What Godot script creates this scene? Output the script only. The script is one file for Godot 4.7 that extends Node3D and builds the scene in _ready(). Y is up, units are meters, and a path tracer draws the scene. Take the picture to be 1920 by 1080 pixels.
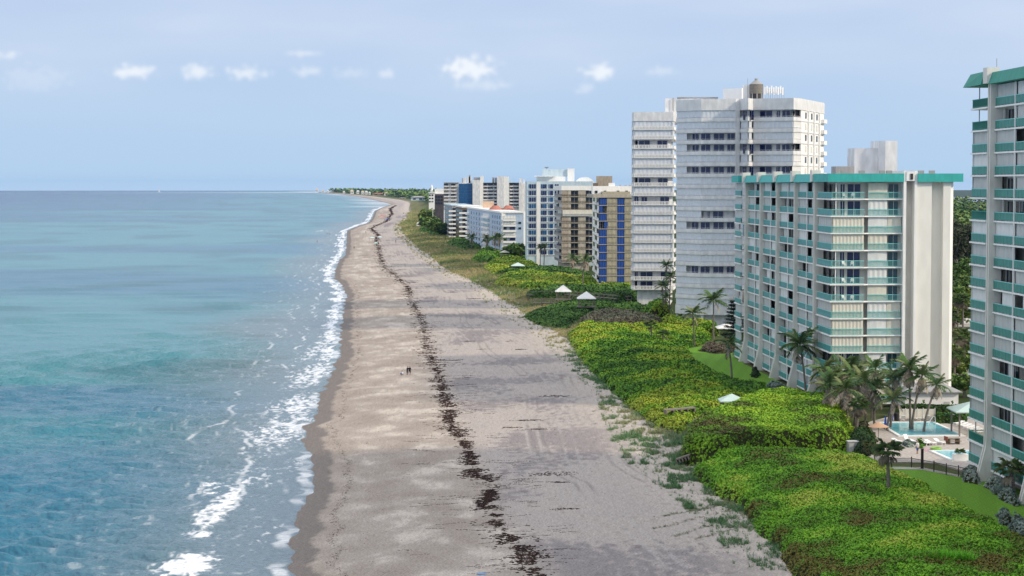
extends Node3D
# Looking along a built-up barrier-island beach from a drone: sea on one side, condominium towers on the other.
const FOC := 3800.0        # focal length in photograph pixels
const CAM_H := 39.5        # metres above the sea
const EYE_ROW := 345.0     # photograph row of eye level
const SEA_END := 12400.0
var pitch := atan(195.0 / FOC)
var rng := RandomNumberGenerator.new()
var n_fine := FastNoiseLite.new()
var n_mid := FastNoiseLite.new()
var n_big := FastNoiseLite.new()
var M := {}
var box_cache := {}
var mesh_cache := {}
var names := {}
var shore_t: Array = []
var edge_t: Array = []
var wrack_t: Array = []

func _ready() -> void:
	rng.seed = 7
	n_fine.seed = 3; n_fine.frequency = 1.0; n_fine.fractal_octaves = 3
	n_mid.seed = 11; n_mid.frequency = 1.0; n_mid.fractal_octaves = 4
	n_big.seed = 23; n_big.frequency = 1.0; n_big.fractal_octaves = 2
	setup_camera()
	setup_sky()
	setup_tables()
	setup_materials()
	build_sea()
	build_beach()
	build_ground()
	build_far_land()
	build_towers()
	build_distant_buildings()
	build_dune_plants()
	build_palms()
	build_pool()
	build_dune_structures()
	build_inland()
	build_beach_life()

func setup_camera() -> void:
	var cam := Camera3D.new()
	cam.name = "camera"
	cam.position = Vector3(0, CAM_H, 0)
	cam.rotation.x = -pitch
	cam.fov = rad_to_deg(2.0 * atan(540.0 / FOC))
	cam.near = 1.0
	cam.far = 40000.0
	add_child(cam)

func setup_sky() -> void:
	var env := Environment.new()
	env.background_mode = Environment.BG_SKY
	env.tonemap_mode = Environment.TONE_MAPPER_LINEAR
	env.tonemap_exposure = 1.35
	env.sdfgi_enabled = true
	env.ssao_enabled = true
	env.ssil_enabled = true
	env.fog_enabled = true
	env.fog_density = 0.000014
	env.fog_light_color = Color(0.55, 0.74, 1.0)
	var sky := Sky.new()
	var pm := PanoramaSkyMaterial.new()
	pm.panorama = sky_texture()
	sky.sky_material = pm
	env.sky = sky
	var we := WorldEnvironment.new()
	we.name = "environment"
	we.environment = env
	add_child(we)
	var sun := DirectionalLight3D.new()
	sun.name = "sun"
	var az := deg_to_rad(25.0)
	var el := deg_to_rad(29.0)
	var to_sun := Vector3(cos(az) * cos(el), sin(el), sin(az) * cos(el))
	sun.light_energy = 0.8
	sun.light_color = Color(1.0, 0.93, 0.82)
	sun.light_angular_distance = 4.0
	sun.shadow_enabled = true
	add_child(sun)
	sun.look_at_from_position(to_sun * 100.0, Vector3.ZERO)

func sky_texture() -> ImageTexture:
	var w := 4096
	var h := 2048
	var img := Image.create(w, h, false, Image.FORMAT_RGBF)
	var cl := FastNoiseLite.new()
	cl.seed = 5; cl.frequency = 1.0; cl.fractal_octaves = 4
	# small cumulus seen over the sea and the towers: photograph column, row, half width, half height, strength
	var puffs := [[250, 135, 46, 17, 0.9], [370, 135, 34, 19, 0.8], [463, 138, 42, 16, 0.75], [573, 101, 36, 7, 0.6], [578, 136, 30, 12, 0.5],
		[660, 137, 40, 12, 0.28], [724, 138, 18, 12, 0.5], [880, 130, 60, 26, 1.0], [905, 160, 60, 12, 0.4], [1125, 137, 34, 18, 0.95], [1100, 168, 24, 10, 0.4],
		[1240, 133, 30, 12, 0.35], [18, 104, 18, 10, 0.7], [60, 150, 70, 30, 0.2], [-120, 120, 50, 18, 0.7], [2050, 120, 60, 18, 0.5], [2300, 140, 60, 20, 0.7], [-420, 140, 50, 16, 0.6]]
	var low := Color(0.345, 0.480, 0.635)
	var mid := Color(0.370, 0.470, 0.640)
	var veil := Color(0.575, 0.620, 0.700)
	var over := Color(0.86, 0.89, 0.95)
	img.fill(low)
	for j in h / 2:
		var elev := (0.5 - (j + 0.5) / h) * PI
		var e := rad_to_deg(elev)
		var row: Color = low.lerp(mid, clampf(e / 5.0, 0.0, 1.0))
		if e > 24.0:
			row = row.lerp(veil, 0.75).lerp(over, smoothstep(8.0, 40.0, e))
			img.fill_rect(Rect2i(0, j, w, 1), row)
			continue
		for i in w:
			# column 0 looks along -Z
			var lon := wrapf((i + 0.5) / w * TAU, -PI, PI)
			var dx := sin(lon) * cos(elev)
			var dy := sin(elev)
			var dz := -cos(lon) * cos(elev)
			var v := cl.get_noise_3d(dx * 5.0, dy * 26.0, dz * 5.0) * 0.5 + 0.5
			var t := clampf((e - 1.0) / 11.0, 0.0, 1.0)
			var c := row.lerp(veil, clampf(t * (0.0 + 1.8 * v * v + 0.5 * v), 0.0, 1.0) * 0.9)
			c = c.lerp(over, smoothstep(8.0, 40.0, e))
			if e < 9.0 and absf(lon) < 0.5:
				# photograph position of this direction
				var cy := dy * cos(pitch) - dz * sin(pitch)
				var cz := -dz * cos(pitch) - dy * sin(pitch)
				var px := 960.0 + FOC * dx / cz
				var py := 540.0 - FOC * cy / cz
				var a := 0.0
				for p in puffs:
					var ux: float = (px - p[0]) / p[2]
					var uy: float = (py - p[1]) / p[3]
					if absf(ux) > 1.7 or absf(uy) > 1.9:
						continue
					if uy > 0.0:
						uy *= 1.35
					var r := sqrt(ux * ux + uy * uy) + cl.get_noise_2d(px * 0.05, py * 0.07) * 0.8
					a = maxf(a, float(p[4]) * smoothstep(1.0, 0.4, r))
				c = c.lerp(Color(0.68, 0.71, 0.745), a * 0.9)
			img.set_pixel(i, j, c)
	return ImageTexture.create_from_image(img)

# ---------------------------------------------------------------- placing
func ray(px: float, py: float) -> Vector3:
	var vx := (px - 960.0) / FOC
	var vy := (540.0 - py) / FOC
	return Vector3(vx, vy * cos(pitch) - sin(pitch), -(cos(pitch) + vy * sin(pitch)))

func gp(px: float, py: float, h := 0.0) -> Vector3:
	var r := ray(px, py)
	var t := (h - CAM_H) / r.y
	return Vector3(r.x * t, h, r.z * t)

func at(px: float, py: float, d: float) -> Vector3:
	var r := ray(px, py)
	var t := -d / r.z
	return Vector3(r.x * t, CAM_H + r.y * t, -d)

func table(list: Array, h: float) -> Array:
	var out := []
	for p in list:
		var g := gp(p[0], p[1], h)
		out.append(Vector2(-g.z, g.x))
	out.sort_custom(func(a, b): return a.x < b.x)
	return out

func look(t: Array, d: float) -> float:
	var n := t.size()
	if d <= t[0].x:
		return t[0].y
	if d >= t[n - 1].x:
		return t[n - 1].y
	var lo := 0
	var hi := n - 1
	while hi - lo > 1:
		var m := (lo + hi) / 2
		if t[m].x <= d:
			lo = m
		else:
			hi = m
	var a: Vector2 = t[lo]
	var b: Vector2 = t[hi]
	var k := (d - a.x) / maxf(b.x - a.x, 0.001)
	return lerpf(a.y, b.y, k)

func setup_tables() -> void:
	shore_t = table([[560, 1300], [552, 1150], [547, 1079], [535, 1037], [559, 979], [564, 945], [588, 897], [575, 850], [569, 830], [571, 805], [588, 786], [598, 748], [627, 695],
		[639, 656], [641, 608], [646, 574], [650, 553], [640, 533], [627, 522], [632, 498], [649, 473], [651, 433], [671, 424], [691, 418], [698, 409], [703, 396], [716, 389.5],
		[735, 383], [710, 377], [685, 371], [654, 366], [607, 361.4], [588, 360.2]], 0.0)
	edge_t = table([[1600, 1300], [1560, 1150], [1520, 1080], [1478, 1020], [1400, 955], [1330, 905], [1265, 862], [1225, 812], [1192, 742], [1130, 690], [1070, 640], [1000, 598],
		[952, 568], [930, 552], [905, 538], [880, 524], [850, 512], [827, 498], [812, 484], [787, 467], [757, 438], [751, 422], [772, 408], [761, 394], [766, 380], [747, 374.6], [716, 371],
		[690, 367.4], [660, 365.2], [618, 361.2], [591, 360]], 1.8)
	wrack_t = table([[1040, 1150], [1012, 1079], [985, 1040], [950, 1000], [930, 975], [908, 942], [928, 912], [890, 890], [880, 850], [862, 820], [840, 790], [845, 770], [830, 740], [822, 700],
		[802, 660], [796, 630], [790, 600], [770, 560], [765, 540], [745, 520], [720, 500], [712, 480], [710, 465], [705, 450], [709, 440], [695, 428], [725, 415], [735, 400], [731, 392],
		[746, 383], [735, 378], [700, 372]], 1.2)

func shore_x(d: float) -> float:
	return look(shore_t, d) + (n_mid.get_noise_1d(d * 0.07) * 1.6 if d < 1500.0 else 0.0)

func edge_x(d: float) -> float:
	return look(edge_t, d)

# height of the sand or soil
func gh(x: float, d: float) -> float:
	var xs := shore_x(d)
	var xe := maxf(edge_x(d), xs + 5.0)
	if x < xs:
		return maxf((x - xs) * 0.05, -3.0)
	if x < xe:
		var t := (x - xs) / (xe - xs)
		return 1.25 * (1.0 - exp(-3.2 * t)) + 0.62 * t
	var k := x - xe
	var base := 1.82 + 1.25 * smoothstep(0.0, 9.0, k)
	if d < 1300.0:
		base += 0.35 * n_mid.get_noise_2d(x * 0.06, d * 0.045) * smoothstep(0.0, 6.0, k) * smoothstep(45.0, 24.0, k)
	return base

# ---------------------------------------------------------------- building blocks
func numbered(called: String) -> String:
	var k: int = names.get(called, 0)
	names[called] = k + 1
	return called if k == 0 else "%s_%03d" % [called, k]

func tag(o: Node, label: String, category: String, group := "", kind := "") -> Node:
	if label: o.set_meta("label", label)
	if category: o.set_meta("category", category)
	if group: o.set_meta("group", group)
	if kind: o.set_meta("kind", kind)
	return o

func thing(called: String, label: String, category: String, pos := Vector3.ZERO, turn := 0.0, group := "") -> Node3D:
	var o := Node3D.new()
	o.name = numbered(called)
	o.position = pos
	o.rotation.y = turn
	add_child(o, true)
	tag(o, label, category, group)
	return o

func part(parent: Node, called: String, mesh: Mesh, mat: Material, pos := Vector3.ZERO, basis := Basis.IDENTITY) -> MeshInstance3D:
	var o := MeshInstance3D.new()
	o.name = called
	o.mesh = mesh
	o.material_override = mat
	o.transform = Transform3D(basis, pos)
	parent.add_child(o, true)
	return o

func box(sx: float, sy: float, sz: float) -> BoxMesh:
	var k := "%.2f,%.2f,%.2f" % [sx, sy, sz]
	if not box_cache.has(k):
		var b := BoxMesh.new()
		b.size = Vector3(sx, sy, sz)
		box_cache[k] = b
	return box_cache[k]

func cyl(r0: float, r1: float, h: float, seg := 12) -> CylinderMesh:
	var k := "c%.3f,%.3f,%.3f,%d" % [r0, r1, h, seg]
	if not box_cache.has(k):
		var b := CylinderMesh.new()
		b.bottom_radius = r0; b.top_radius = r1; b.height = h; b.radial_segments = seg; b.rings = 1
		box_cache[k] = b
	return box_cache[k]

func new_st() -> SurfaceTool:
	var st := SurfaceTool.new()
	st.begin(Mesh.PRIMITIVE_TRIANGLES)
	st.set_smooth_group(-1)
	return st

func quad(st: SurfaceTool, a: Vector3, b: Vector3, c: Vector3, d: Vector3) -> void:
	# a, b, c, d run clockwise seen from the front
	for p in [a, b, c, a, c, d]:
		st.add_vertex(p)

func tri(st: SurfaceTool, a: Vector3, b: Vector3, c: Vector3) -> void:
	st.add_vertex(a); st.add_vertex(b); st.add_vertex(c)

func st_box(st: SurfaceTool, c: Vector3, s: Vector3, b := Basis.IDENTITY) -> void:
	var h := s * 0.5
	var v := []
	for i in 8:
		v.append(c + b * Vector3(h.x if i & 1 else -h.x, h.y if i & 2 else -h.y, h.z if i & 4 else -h.z))
	quad(st, v[4], v[6], v[7], v[5])
	quad(st, v[1], v[3], v[2], v[0])
	quad(st, v[0], v[2], v[6], v[4])
	quad(st, v[5], v[7], v[3], v[1])
	quad(st, v[2], v[3], v[7], v[6])
	quad(st, v[0], v[4], v[5], v[1])

func done(st: SurfaceTool) -> ArrayMesh:
	st.generate_normals()
	return st.commit()

# tube along points with radii
func st_tube(st: SurfaceTool, pts: Array, radii: Array, seg := 7) -> void:
	var rings := []
	for i in pts.size():
		var t: Vector3 = (pts[mini(i + 1, pts.size() - 1)] - pts[maxi(i - 1, 0)]).normalized()
		var side := t.cross(Vector3(0.13, 0.31, 0.94)).normalized()
		var up := side.cross(t).normalized()
		var ring := []
		for k in seg:
			var a := TAU * k / seg
			ring.append(pts[i] + (side * cos(a) + up * sin(a)) * radii[i])
		rings.append(ring)
	for i in pts.size() - 1:
		for k in seg:
			var k2 := (k + 1) % seg
			quad(st, rings[i][k], rings[i][k2], rings[i + 1][k2], rings[i + 1][k])

# prism over a plan outline (x, z), y0 to y1; outline runs left to right seen from outside
func prism(pl: PackedVector2Array, y0: float, y1: float) -> ArrayMesh:
	var st := new_st()
	var n := pl.size()
	for i in n:
		var a := pl[i]
		var b := pl[(i + 1) % n]
		quad(st, Vector3(a.x, y0, a.y), Vector3(a.x, y1, a.y), Vector3(b.x, y1, b.y), Vector3(b.x, y0, b.y))
	var idx := Geometry2D.triangulate_polygon(pl)
	for i in range(0, idx.size(), 3):
		var a := pl[idx[i]]
		var b := pl[idx[i + 1]]
		var c := pl[idx[i + 2]]
		var up := (b - a).cross(c - a) > 0.0
		var tb := b if up else c
		var tc := c if up else b
		tri(st, Vector3(a.x, y1, a.y), Vector3(tb.x, y1, tb.y), Vector3(tc.x, y1, tc.y))
		tri(st, Vector3(a.x, y0, a.y), Vector3(tc.x, y0, tc.y), Vector3(tb.x, y0, tb.y))
	return done(st)

func mat(c: Color, rough := 0.8, metal := 0.0, spec := 0.4) -> StandardMaterial3D:
	# c holds linear base colour
	var m := StandardMaterial3D.new()
	m.albedo_color = c.linear_to_srgb()
	m.roughness = rough
	m.metallic = metal
	m.metallic_specular = spec
	return m

func vmat(rough := 0.9, spec := 0.3) -> StandardMaterial3D:
	var m := StandardMaterial3D.new()
	m.vertex_color_use_as_albedo = true
	m.roughness = rough
	m.metallic_specular = spec
	return m

func noise_tex(freq: float, oct: int, seed_: int, c0: Color, c1: Color, size := 512) -> NoiseTexture2D:
	var n := FastNoiseLite.new()
	n.seed = seed_; n.frequency = freq; n.fractal_octaves = oct
	var t := NoiseTexture2D.new()
	t.width = size; t.height = size; t.seamless = true; t.noise = n
	var g := Gradient.new()
	g.set_color(0, c0); g.set_color(1, c1)
	t.color_ramp = g
	return t

func weathered(c: Color, rough := 0.8, amount := 0.12, scale := 0.12, seed_ := 1) -> StandardMaterial3D:
	var m := mat(c, rough)
	var lo := 1.0 - amount
	m.albedo_texture = noise_tex(0.012, 5, seed_, Color(lo, lo, lo), Color(1, 1, 1))
	m.uv1_triplanar = true
	m.uv1_world_triplanar = true
	m.uv1_scale = Vector3(scale, scale * 0.35, scale)
	return m

func normal_tex(freq: float, seed_: int, strength: float, size := 512) -> NoiseTexture2D:
	var n := FastNoiseLite.new()
	n.seed = seed_; n.frequency = freq; n.fractal_octaves = 3
	var t := NoiseTexture2D.new()
	t.width = size; t.height = size; t.seamless = true; t.noise = n
	t.as_normal_map = true
	t.bump_strength = strength
	return t

func grid_mesh(pos: PackedVector3Array, col: PackedColorArray, rows: int, cols: int, skip := PackedByteArray()) -> ArrayMesh:
	# rows run away from the camera, columns to the right
	var nor := PackedVector3Array()
	nor.resize(rows * cols)
	for r in rows:
		for c in cols:
			var a := pos[r * cols + mini(c + 1, cols - 1)] - pos[r * cols + maxi(c - 1, 0)]
			var b := pos[mini(r + 1, rows - 1) * cols + c] - pos[maxi(r - 1, 0) * cols + c]
			var n := a.cross(b)
			nor[r * cols + c] = n.normalized() if n.length_squared() > 1e-12 else Vector3.UP
	var idx := PackedInt32Array()
	for r in rows - 1:
		for c in cols - 1:
			var i := r * cols + c
			if skip.size() > 0 and skip[i] and skip[i + 1] and skip[i + cols] and skip[i + cols + 1]:
				continue
			idx.append_array([i, i + cols, i + cols + 1, i, i + cols + 1, i + 1])
	var arr := []
	arr.resize(Mesh.ARRAY_MAX)
	arr[Mesh.ARRAY_VERTEX] = pos
	arr[Mesh.ARRAY_NORMAL] = nor
	if col.size() > 0:
		arr[Mesh.ARRAY_COLOR] = col
	arr[Mesh.ARRAY_INDEX] = idx
	var m := ArrayMesh.new()
	m.add_surface_from_arrays(Mesh.PRIMITIVE_TRIANGLES, arr)
	return m

func structure(called: String, mesh: Mesh, m: Material, label := "") -> MeshInstance3D:
	var o := part(self, called, mesh, m)
	o.set_meta("kind", "structure")
	if label: o.set_meta("label", label)
	return o

func mixc(a: Color, b: Color, t: float) -> Color:
	return a.lerp(b, clampf(t, 0.0, 1.0))

func rows_of_depth(d0: float, d1: float, n: int) -> PackedFloat32Array:
	var out := PackedFloat32Array()
	for i in n:
		out.append(1.0 / lerpf(1.0 / d0, 1.0 / d1, float(i) / (n - 1)))
	return out

# ---------------------------------------------------------------- sea and ground
func build_sea() -> void:
	# foam patches: photograph column, row, half width, half height, strength
	var foam := [[350, 1062, 62, 30, 1.25], [380, 1002, 20, 7, 1.0], [412, 950, 34, 52, 1.0], [395, 915, 30, 16, 0.7], [470, 900, 60, 50, 0.42], [500, 1000, 50, 40, 0.3], [530, 808, 78, 42, 0.66], [556, 760, 60, 30, 0.72], [588, 700, 42, 36, 0.72],
		[606, 645, 24, 42, 0.62],
		[600, 433.5, 13, 1.2, 0.8], [560, 870, 50, 16, 0.4], [480, 850, 60, 30, 0.28], [560, 700, 40, 40, 0.3]]
	var patches := []
	for f in foam:
		var g := gp(f[0], f[1], 0.0)
		var d := -g.z
		patches.append([g.x, d, f[2] * d / FOC, f[3] * d * d / (CAM_H * FOC), f[4]])
	var rows := 560
	var cols := 470
	var ds := rows_of_depth(165.0, SEA_END, rows)
	var waves := []
	var wr := RandomNumberGenerator.new()
	wr.seed = 41
	for i in 20:
		var l := 1.7 * pow(1.105, i) if i < 15 else 9.0 * pow(1.35, i - 15)
		var a := deg_to_rad(wr.randf_range(-30.0, 30.0) + 5.0)
		waves.append([sin(a) * TAU / l, cos(a) * TAU / l, wr.randf() * TAU, l * (0.040 if i < 15 else 0.008), l])
	var pos := PackedVector3Array()
	var col := PackedColorArray()
	pos.resize(rows * cols)
	col.resize(rows * cols)
	var deep := Color(0.016, 0.068, 0.155)
	var blue := Color(0.028, 0.120, 0.215)
	var turq := Color(0.052, 0.205, 0.248)
	var teal := Color(0.020, 0.118, 0.155)
	var milk := Color(0.150, 0.185, 0.205)
	var white := Color(0.80, 0.81, 0.83)
	for r in rows:
		var d := ds[r]
		var step := d * d / (CAM_H * 2027.0)
		var xs := shore_x(d)
		var far := d > 9300.0
		var x_right := xs + (0.6 if not far else 4000.0)
		var x_left := -0.33 * d - 30.0
		for c in cols:
			var u := float(c) / (cols - 1)
			var w := 1.0 - u
			var x := x_right - (x_right - x_left) * (0.30 * w + 0.70 * w * w)
			var z := d
			if r == rows - 1:
				z = sqrt(maxf(SEA_END * SEA_END - x * x, 1.0))
			var q := xs - x
			var calm := smoothstep(2.0, 30.0, q)
			var group_n := 0.65 + 0.7 * n_big.get_noise_2d(x * 0.012, d * 0.01)
			var y := 0.0
			for wv in waves:
				if wv[4] < step * 1.5:
					continue
				var fade: float = clampf((float(wv[4]) / (step * 1.5) - 1.0) * 1.6, 0.0, 1.0)
				var s := sin(x * wv[0] + d * wv[1] + wv[2])
				y += wv[3] * fade * (s + 0.35 * s * s - 0.17)
			y *= calm * group_n
			# foam
			var f := 0.0
			if d < 3400.0:
				var fn := n_fine.get_noise_2d(x * 0.30, d * 0.16)
				var fn2 := n_mid.get_noise_2d(x * 0.55 + 40.0, d * 0.30)
				for p in patches:
					var ux: float = (x - p[0]) / p[2]
					var uy: float = (d - p[1]) / p[3]
					if absf(ux) > 1.8 or absf(uy) > 1.8:
						continue
					var rr := sqrt(ux * ux + uy * uy)
					f = maxf(f, float(p[4]) * smoothstep(1.45, 0.15, rr))
				var lift := f
				# farther along, the foam lies in one ragged band against the shore
				var fw := (8.0 + 4.0 * smoothstep(500.0, 1100.0, d)) * (0.75 + 0.7 * n_mid.get_noise_1d(d * 0.022 + 12.0))
				f = maxf(f, 0.95 * smoothstep(fw, fw * 0.3, q) * smoothstep(400.0, 470.0, d) * smoothstep(0.6, 2.5, q))
				var ridge := 1.0 - absf(n_fine.get_noise_2d(x * 0.42 + 20.0, d * 0.24)) * 2.6
				f = smoothstep(0.36, 0.80, f * 0.95 + fn * 0.34 + fn2 * 0.34 + ridge * 0.42 - 0.24) * smoothstep(0.02, 0.2, f)
				# lacy leftover foam and the thin edge of the run-up
				var lace := smoothstep(0.16, 0.02, absf(n_fine.get_noise_2d(x * 0.11 + 9.0, d * 0.055))) * smoothstep(46.0, 8.0, q) * smoothstep(0.5, 4.0, q)
				f = maxf(f, lace * smoothstep(0.1, 0.5, fn2) * 0.3)
				var rim := smoothstep(1.1, 0.4, absf(q - 1.0 - 1.2 * n_mid.get_noise_1d(d * 0.12))) * smoothstep(-0.1, 0.3, n_mid.get_noise_1d(d * 0.05 + 77.0))
				f = maxf(f, rim * 0.75)
				if d < 1000.0:
					for k in 3:
						var lo: float = q - 3.2 - 6.5 * k - (2.0 + k) * n_mid.get_noise_1d(d * 0.022 + 31.0 * k) - 0.6 * n_fine.get_noise_1d(d * 0.16 + 7.0 * k)
						f = maxf(f, smoothstep(0.55, 0.1, absf(lo)) * smoothstep(-0.05, 0.3, n_mid.get_noise_1d(d * 0.03 + 90.0 + 40.0 * k)) * (0.75 - 0.15 * k))
				y += smoothstep(0.5, 1.0, lift) * 0.42 * (0.6 + fn) * calm
				y += f * 0.05 * calm
			elif q < 90.0:
				f = smoothstep(90.0, 20.0, q) * 0.7 * smoothstep(-0.3, 0.3, n_mid.get_noise_1d(d * 0.012))
			# colour of the water itself: clear deep water far out, sand-lit shallows, churned water by the shore
			var band := n_big.get_noise_2d(x * 0.0006, d * 0.0032) + 0.35 * n_mid.get_noise_2d(x * 0.0035, d * 0.008)
			var cc := mixc(turq, blue, smoothstep(140.0, 520.0, q + band * 260.0))
			cc = mixc(cc, deep, smoothstep(420.0, 1100.0, q + band * 500.0))
			cc = mixc(cc, blue, smoothstep(0.12, 0.45, band) * 0.7)
			cc = mixc(cc, teal, smoothstep(0.0, 0.5, n_big.get_noise_2d(x * 0.011, d * 0.007 + 60.0)) * 0.75)
			cc = mixc(cc, milk, smoothstep(42.0, 6.0, q + 14.0 * band) * 0.8)
			cc = mixc(cc, white, f)
			pos[r * cols + c] = Vector3(x, y, -z)
			col[r * cols + c] = cc
	var m := vmat(0.19, 0.22)
	m.normal_enabled = true
	m.normal_texture = normal_tex(0.02, 8, 7.0)
	m.normal_scale = 1.6
	m.uv1_triplanar = true
	m.uv1_world_triplanar = true
	m.uv1_scale = Vector3(0.055, 0.055, 0.085)
	structure("sea", grid_mesh(pos, col, rows, cols), m, "turquoise sea with small waves and white surf along the beach")

func sand_color(x: float, d: float, xs: float, xw: float, xe: float) -> Color:
	var dry := Color(0.60, 0.53, 0.47)
	var pale := Color(0.74, 0.655, 0.575)
	var raked_shade := Color(0.54, 0.485, 0.46)  # raked sand with the lilac-grey shade of the towers mixed in
	var damp := Color(0.44, 0.375, 0.325)
	var wet := Color(0.27, 0.24, 0.222)
	var a := n_mid.get_noise_2d(x * 0.11, d * 0.075)
	var b := n_fine.get_noise_2d(x * 0.5, d * 0.32)
	var g := n_big.get_noise_2d(x * 0.035, d * 0.02)
	var q := x - xs
	var c := mixc(damp, dry, 0.5 + a * 0.9 + g * 0.5)
	c = mixc(c, pale, smoothstep(0.1, 0.5, a + 0.35 * b + 0.2 * g))
	var right := smoothstep(-2.0, 4.0, x - xw)
	var c2 := mixc(raked_shade, dry, 0.35 + a * 0.5 + b * 0.25)
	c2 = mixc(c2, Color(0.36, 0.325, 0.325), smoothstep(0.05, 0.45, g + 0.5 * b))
	# vehicle tracks along the raked strip
	for k in 4:
		var tx := xw + (xe - xw) * (0.30 + 0.13 * k) + 5.0 * n_big.get_noise_1d(d * 0.006 + 50.0 * k)
		var o := absf(absf(x - tx) - 0.85)
		c2 = mixc(c2, Color(0.56, 0.52, 0.50) if k % 2 == 0 else Color(0.30, 0.275, 0.27), smoothstep(0.32, 0.12, o) * 0.6 * smoothstep(-0.2, 0.3, n_mid.get_noise_1d(d * 0.02 + 9.0 * k)))
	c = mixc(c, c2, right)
	var dune := smoothstep(-12.0, -1.0, x - xe)
	c = mixc(c, mixc(pale, dry, 0.4 + b), dune * 0.8)
	var wl := 2.7 + 1.0 * n_mid.get_noise_1d(d * 0.035 + 4.0) + 0.5 * b
	c = mixc(c, damp, smoothstep(wl + 6.0, wl, q) * 0.7)
	c = mixc(c, wet, smoothstep(wl + 0.5, wl - 0.4, q))
	c = c * (1.0 + 0.16 * n_fine.get_noise_2d(x * 2.3, d * 1.1) + 0.10 * n_mid.get_noise_2d(x * 1.1 + 8.0, d * 0.5))
	# specks of weed and shell
	c = mixc(c, Color(0.16, 0.12, 0.11), smoothstep(0.42, 0.62, b + 0.4 * a) * 0.22 * smoothstep(wl, wl + 4.0, q))
	return c

func build_beach() -> void:
	var rows := 400
	var cols := 300
	var ds := rows_of_depth(165.0, 9600.0, rows)
	var pos := PackedVector3Array()
	var col := PackedColorArray()
	pos.resize(rows * cols)
	col.resize(rows * cols)
	for r in rows:
		var d := ds[r]
		var xs := shore_x(d)
		var xe := maxf(edge_x(d), xs + 5.0)
		var xw := look(wrack_t, d)
		var x0 := xs - 14.0
		var x1 := xe + 6.0
		for c in cols:
			var x := lerpf(x0, x1, float(c) / (cols - 1))
			var y := gh(x, d)
			if d < 900.0 and x > xs + 4.0:
				y += 0.05 * n_fine.get_noise_2d(x * 0.4, d * 0.3) + 0.10 * n_mid.get_noise_2d(x * 0.09, d * 0.07)
			y -= maxf(0.0, x - xe - 3.2) * 0.5
			pos[r * cols + c] = Vector3(x, y, -d)
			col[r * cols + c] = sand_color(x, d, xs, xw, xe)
	var m := vmat(0.92, 0.2)
	m.albedo_texture = noise_tex(0.06, 4, 31, Color(0.66, 0.66, 0.66), Color(1, 1, 1))
	m.uv1_triplanar = true
	m.uv1_world_triplanar = true
	m.uv1_scale = Vector3(0.11, 0.11, 0.11)
	structure("beach", grid_mesh(pos, col, rows, cols), m, "pale sand beach with damp strip by the water")

func build_ground() -> void:
	# soil and dune behind the beach, out to the lagoon
	var rows := 260
	var cols := 130
	var ds := rows_of_depth(150.0, 12000.0, rows)
	var pos := PackedVector3Array()
	var col := PackedColorArray()
	pos.resize(rows * cols)
	col.resize(rows * cols)
	for r in rows:
		var d := ds[r]
		var xs := shore_x(d)
		var x0 := maxf(edge_x(d), xs + 5.0) + 3.0
		var x1 := 0.34 * d + 80.0 + x0
		for c in cols:
			var u := float(c) / (cols - 1)
			var x := x0 + (x1 - x0) * (0.25 * u + 0.75 * u * u)
			var y := gh(x, d) + (0.02 if c > 0 else -0.3)
			var k := x - x0
			var a := n_mid.get_noise_2d(x * 0.07, d * 0.05)
			var b := n_fine.get_noise_2d(x * 0.4, d * 0.25)
			var cc := mixc(Color(0.15, 0.175, 0.07), Color(0.25, 0.23, 0.11), 0.5 + a + 0.4 * b)
			cc = mixc(cc, Color(0.055, 0.085, 0.030), smoothstep(14.0, 40.0, k + a * 20.0))
			cc = mixc(cc, Color(0.42, 0.385, 0.34), smoothstep(4.0, 1.0, k + 3.0 * b))
			pos[r * cols + c] = Vector3(x, y, -d)
			col[r * cols + c] = cc
	var m := vmat(0.95, 0.15)
	m.albedo_texture = noise_tex(0.05, 4, 33, Color(0.7, 0.7, 0.7), Color(1, 1, 1))
	m.uv1_triplanar = true
	m.uv1_world_triplanar = true
	m.uv1_scale = Vector3(0.15, 0.15, 0.15)
	structure("ground", grid_mesh(pos, col, rows, cols), m)

func build_far_land() -> void:
	# lagoon behind the island and the low shore beyond it
	var st := new_st()
	quad(st, Vector3(900, 3.4, -4100), Vector3(900, 3.4, -6400), Vector3(4500, 3.4, -6400), Vector3(4500, 3.4, -4100))
	structure("lagoon", done(st), mat(Color(0.16, 0.22, 0.27), 0.15), "pale lagoon water behind the towers")
	var pos := PackedVector3Array()
	var rows := 6
	var cols := 160
	for r in rows:
		for c in cols:
			var x := lerpf(500.0, 4300.0, float(c) / (cols - 1))
			var t := float(r) / (rows - 1)
			var y := sin(t * PI * 0.5) * (20.0 + 9.0 * n_mid.get_noise_1d(x * 0.004) + 4.0 * n_fine.get_noise_1d(x * 0.03)) + 2.0
			pos.append(Vector3(x, y, -5600.0 - t * 400.0))
	structure("hills", grid_mesh(pos, PackedColorArray(), rows, cols), mat(Color(0.035, 0.06, 0.05), 0.95), "low wooded far shore across the lagoon")

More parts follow.
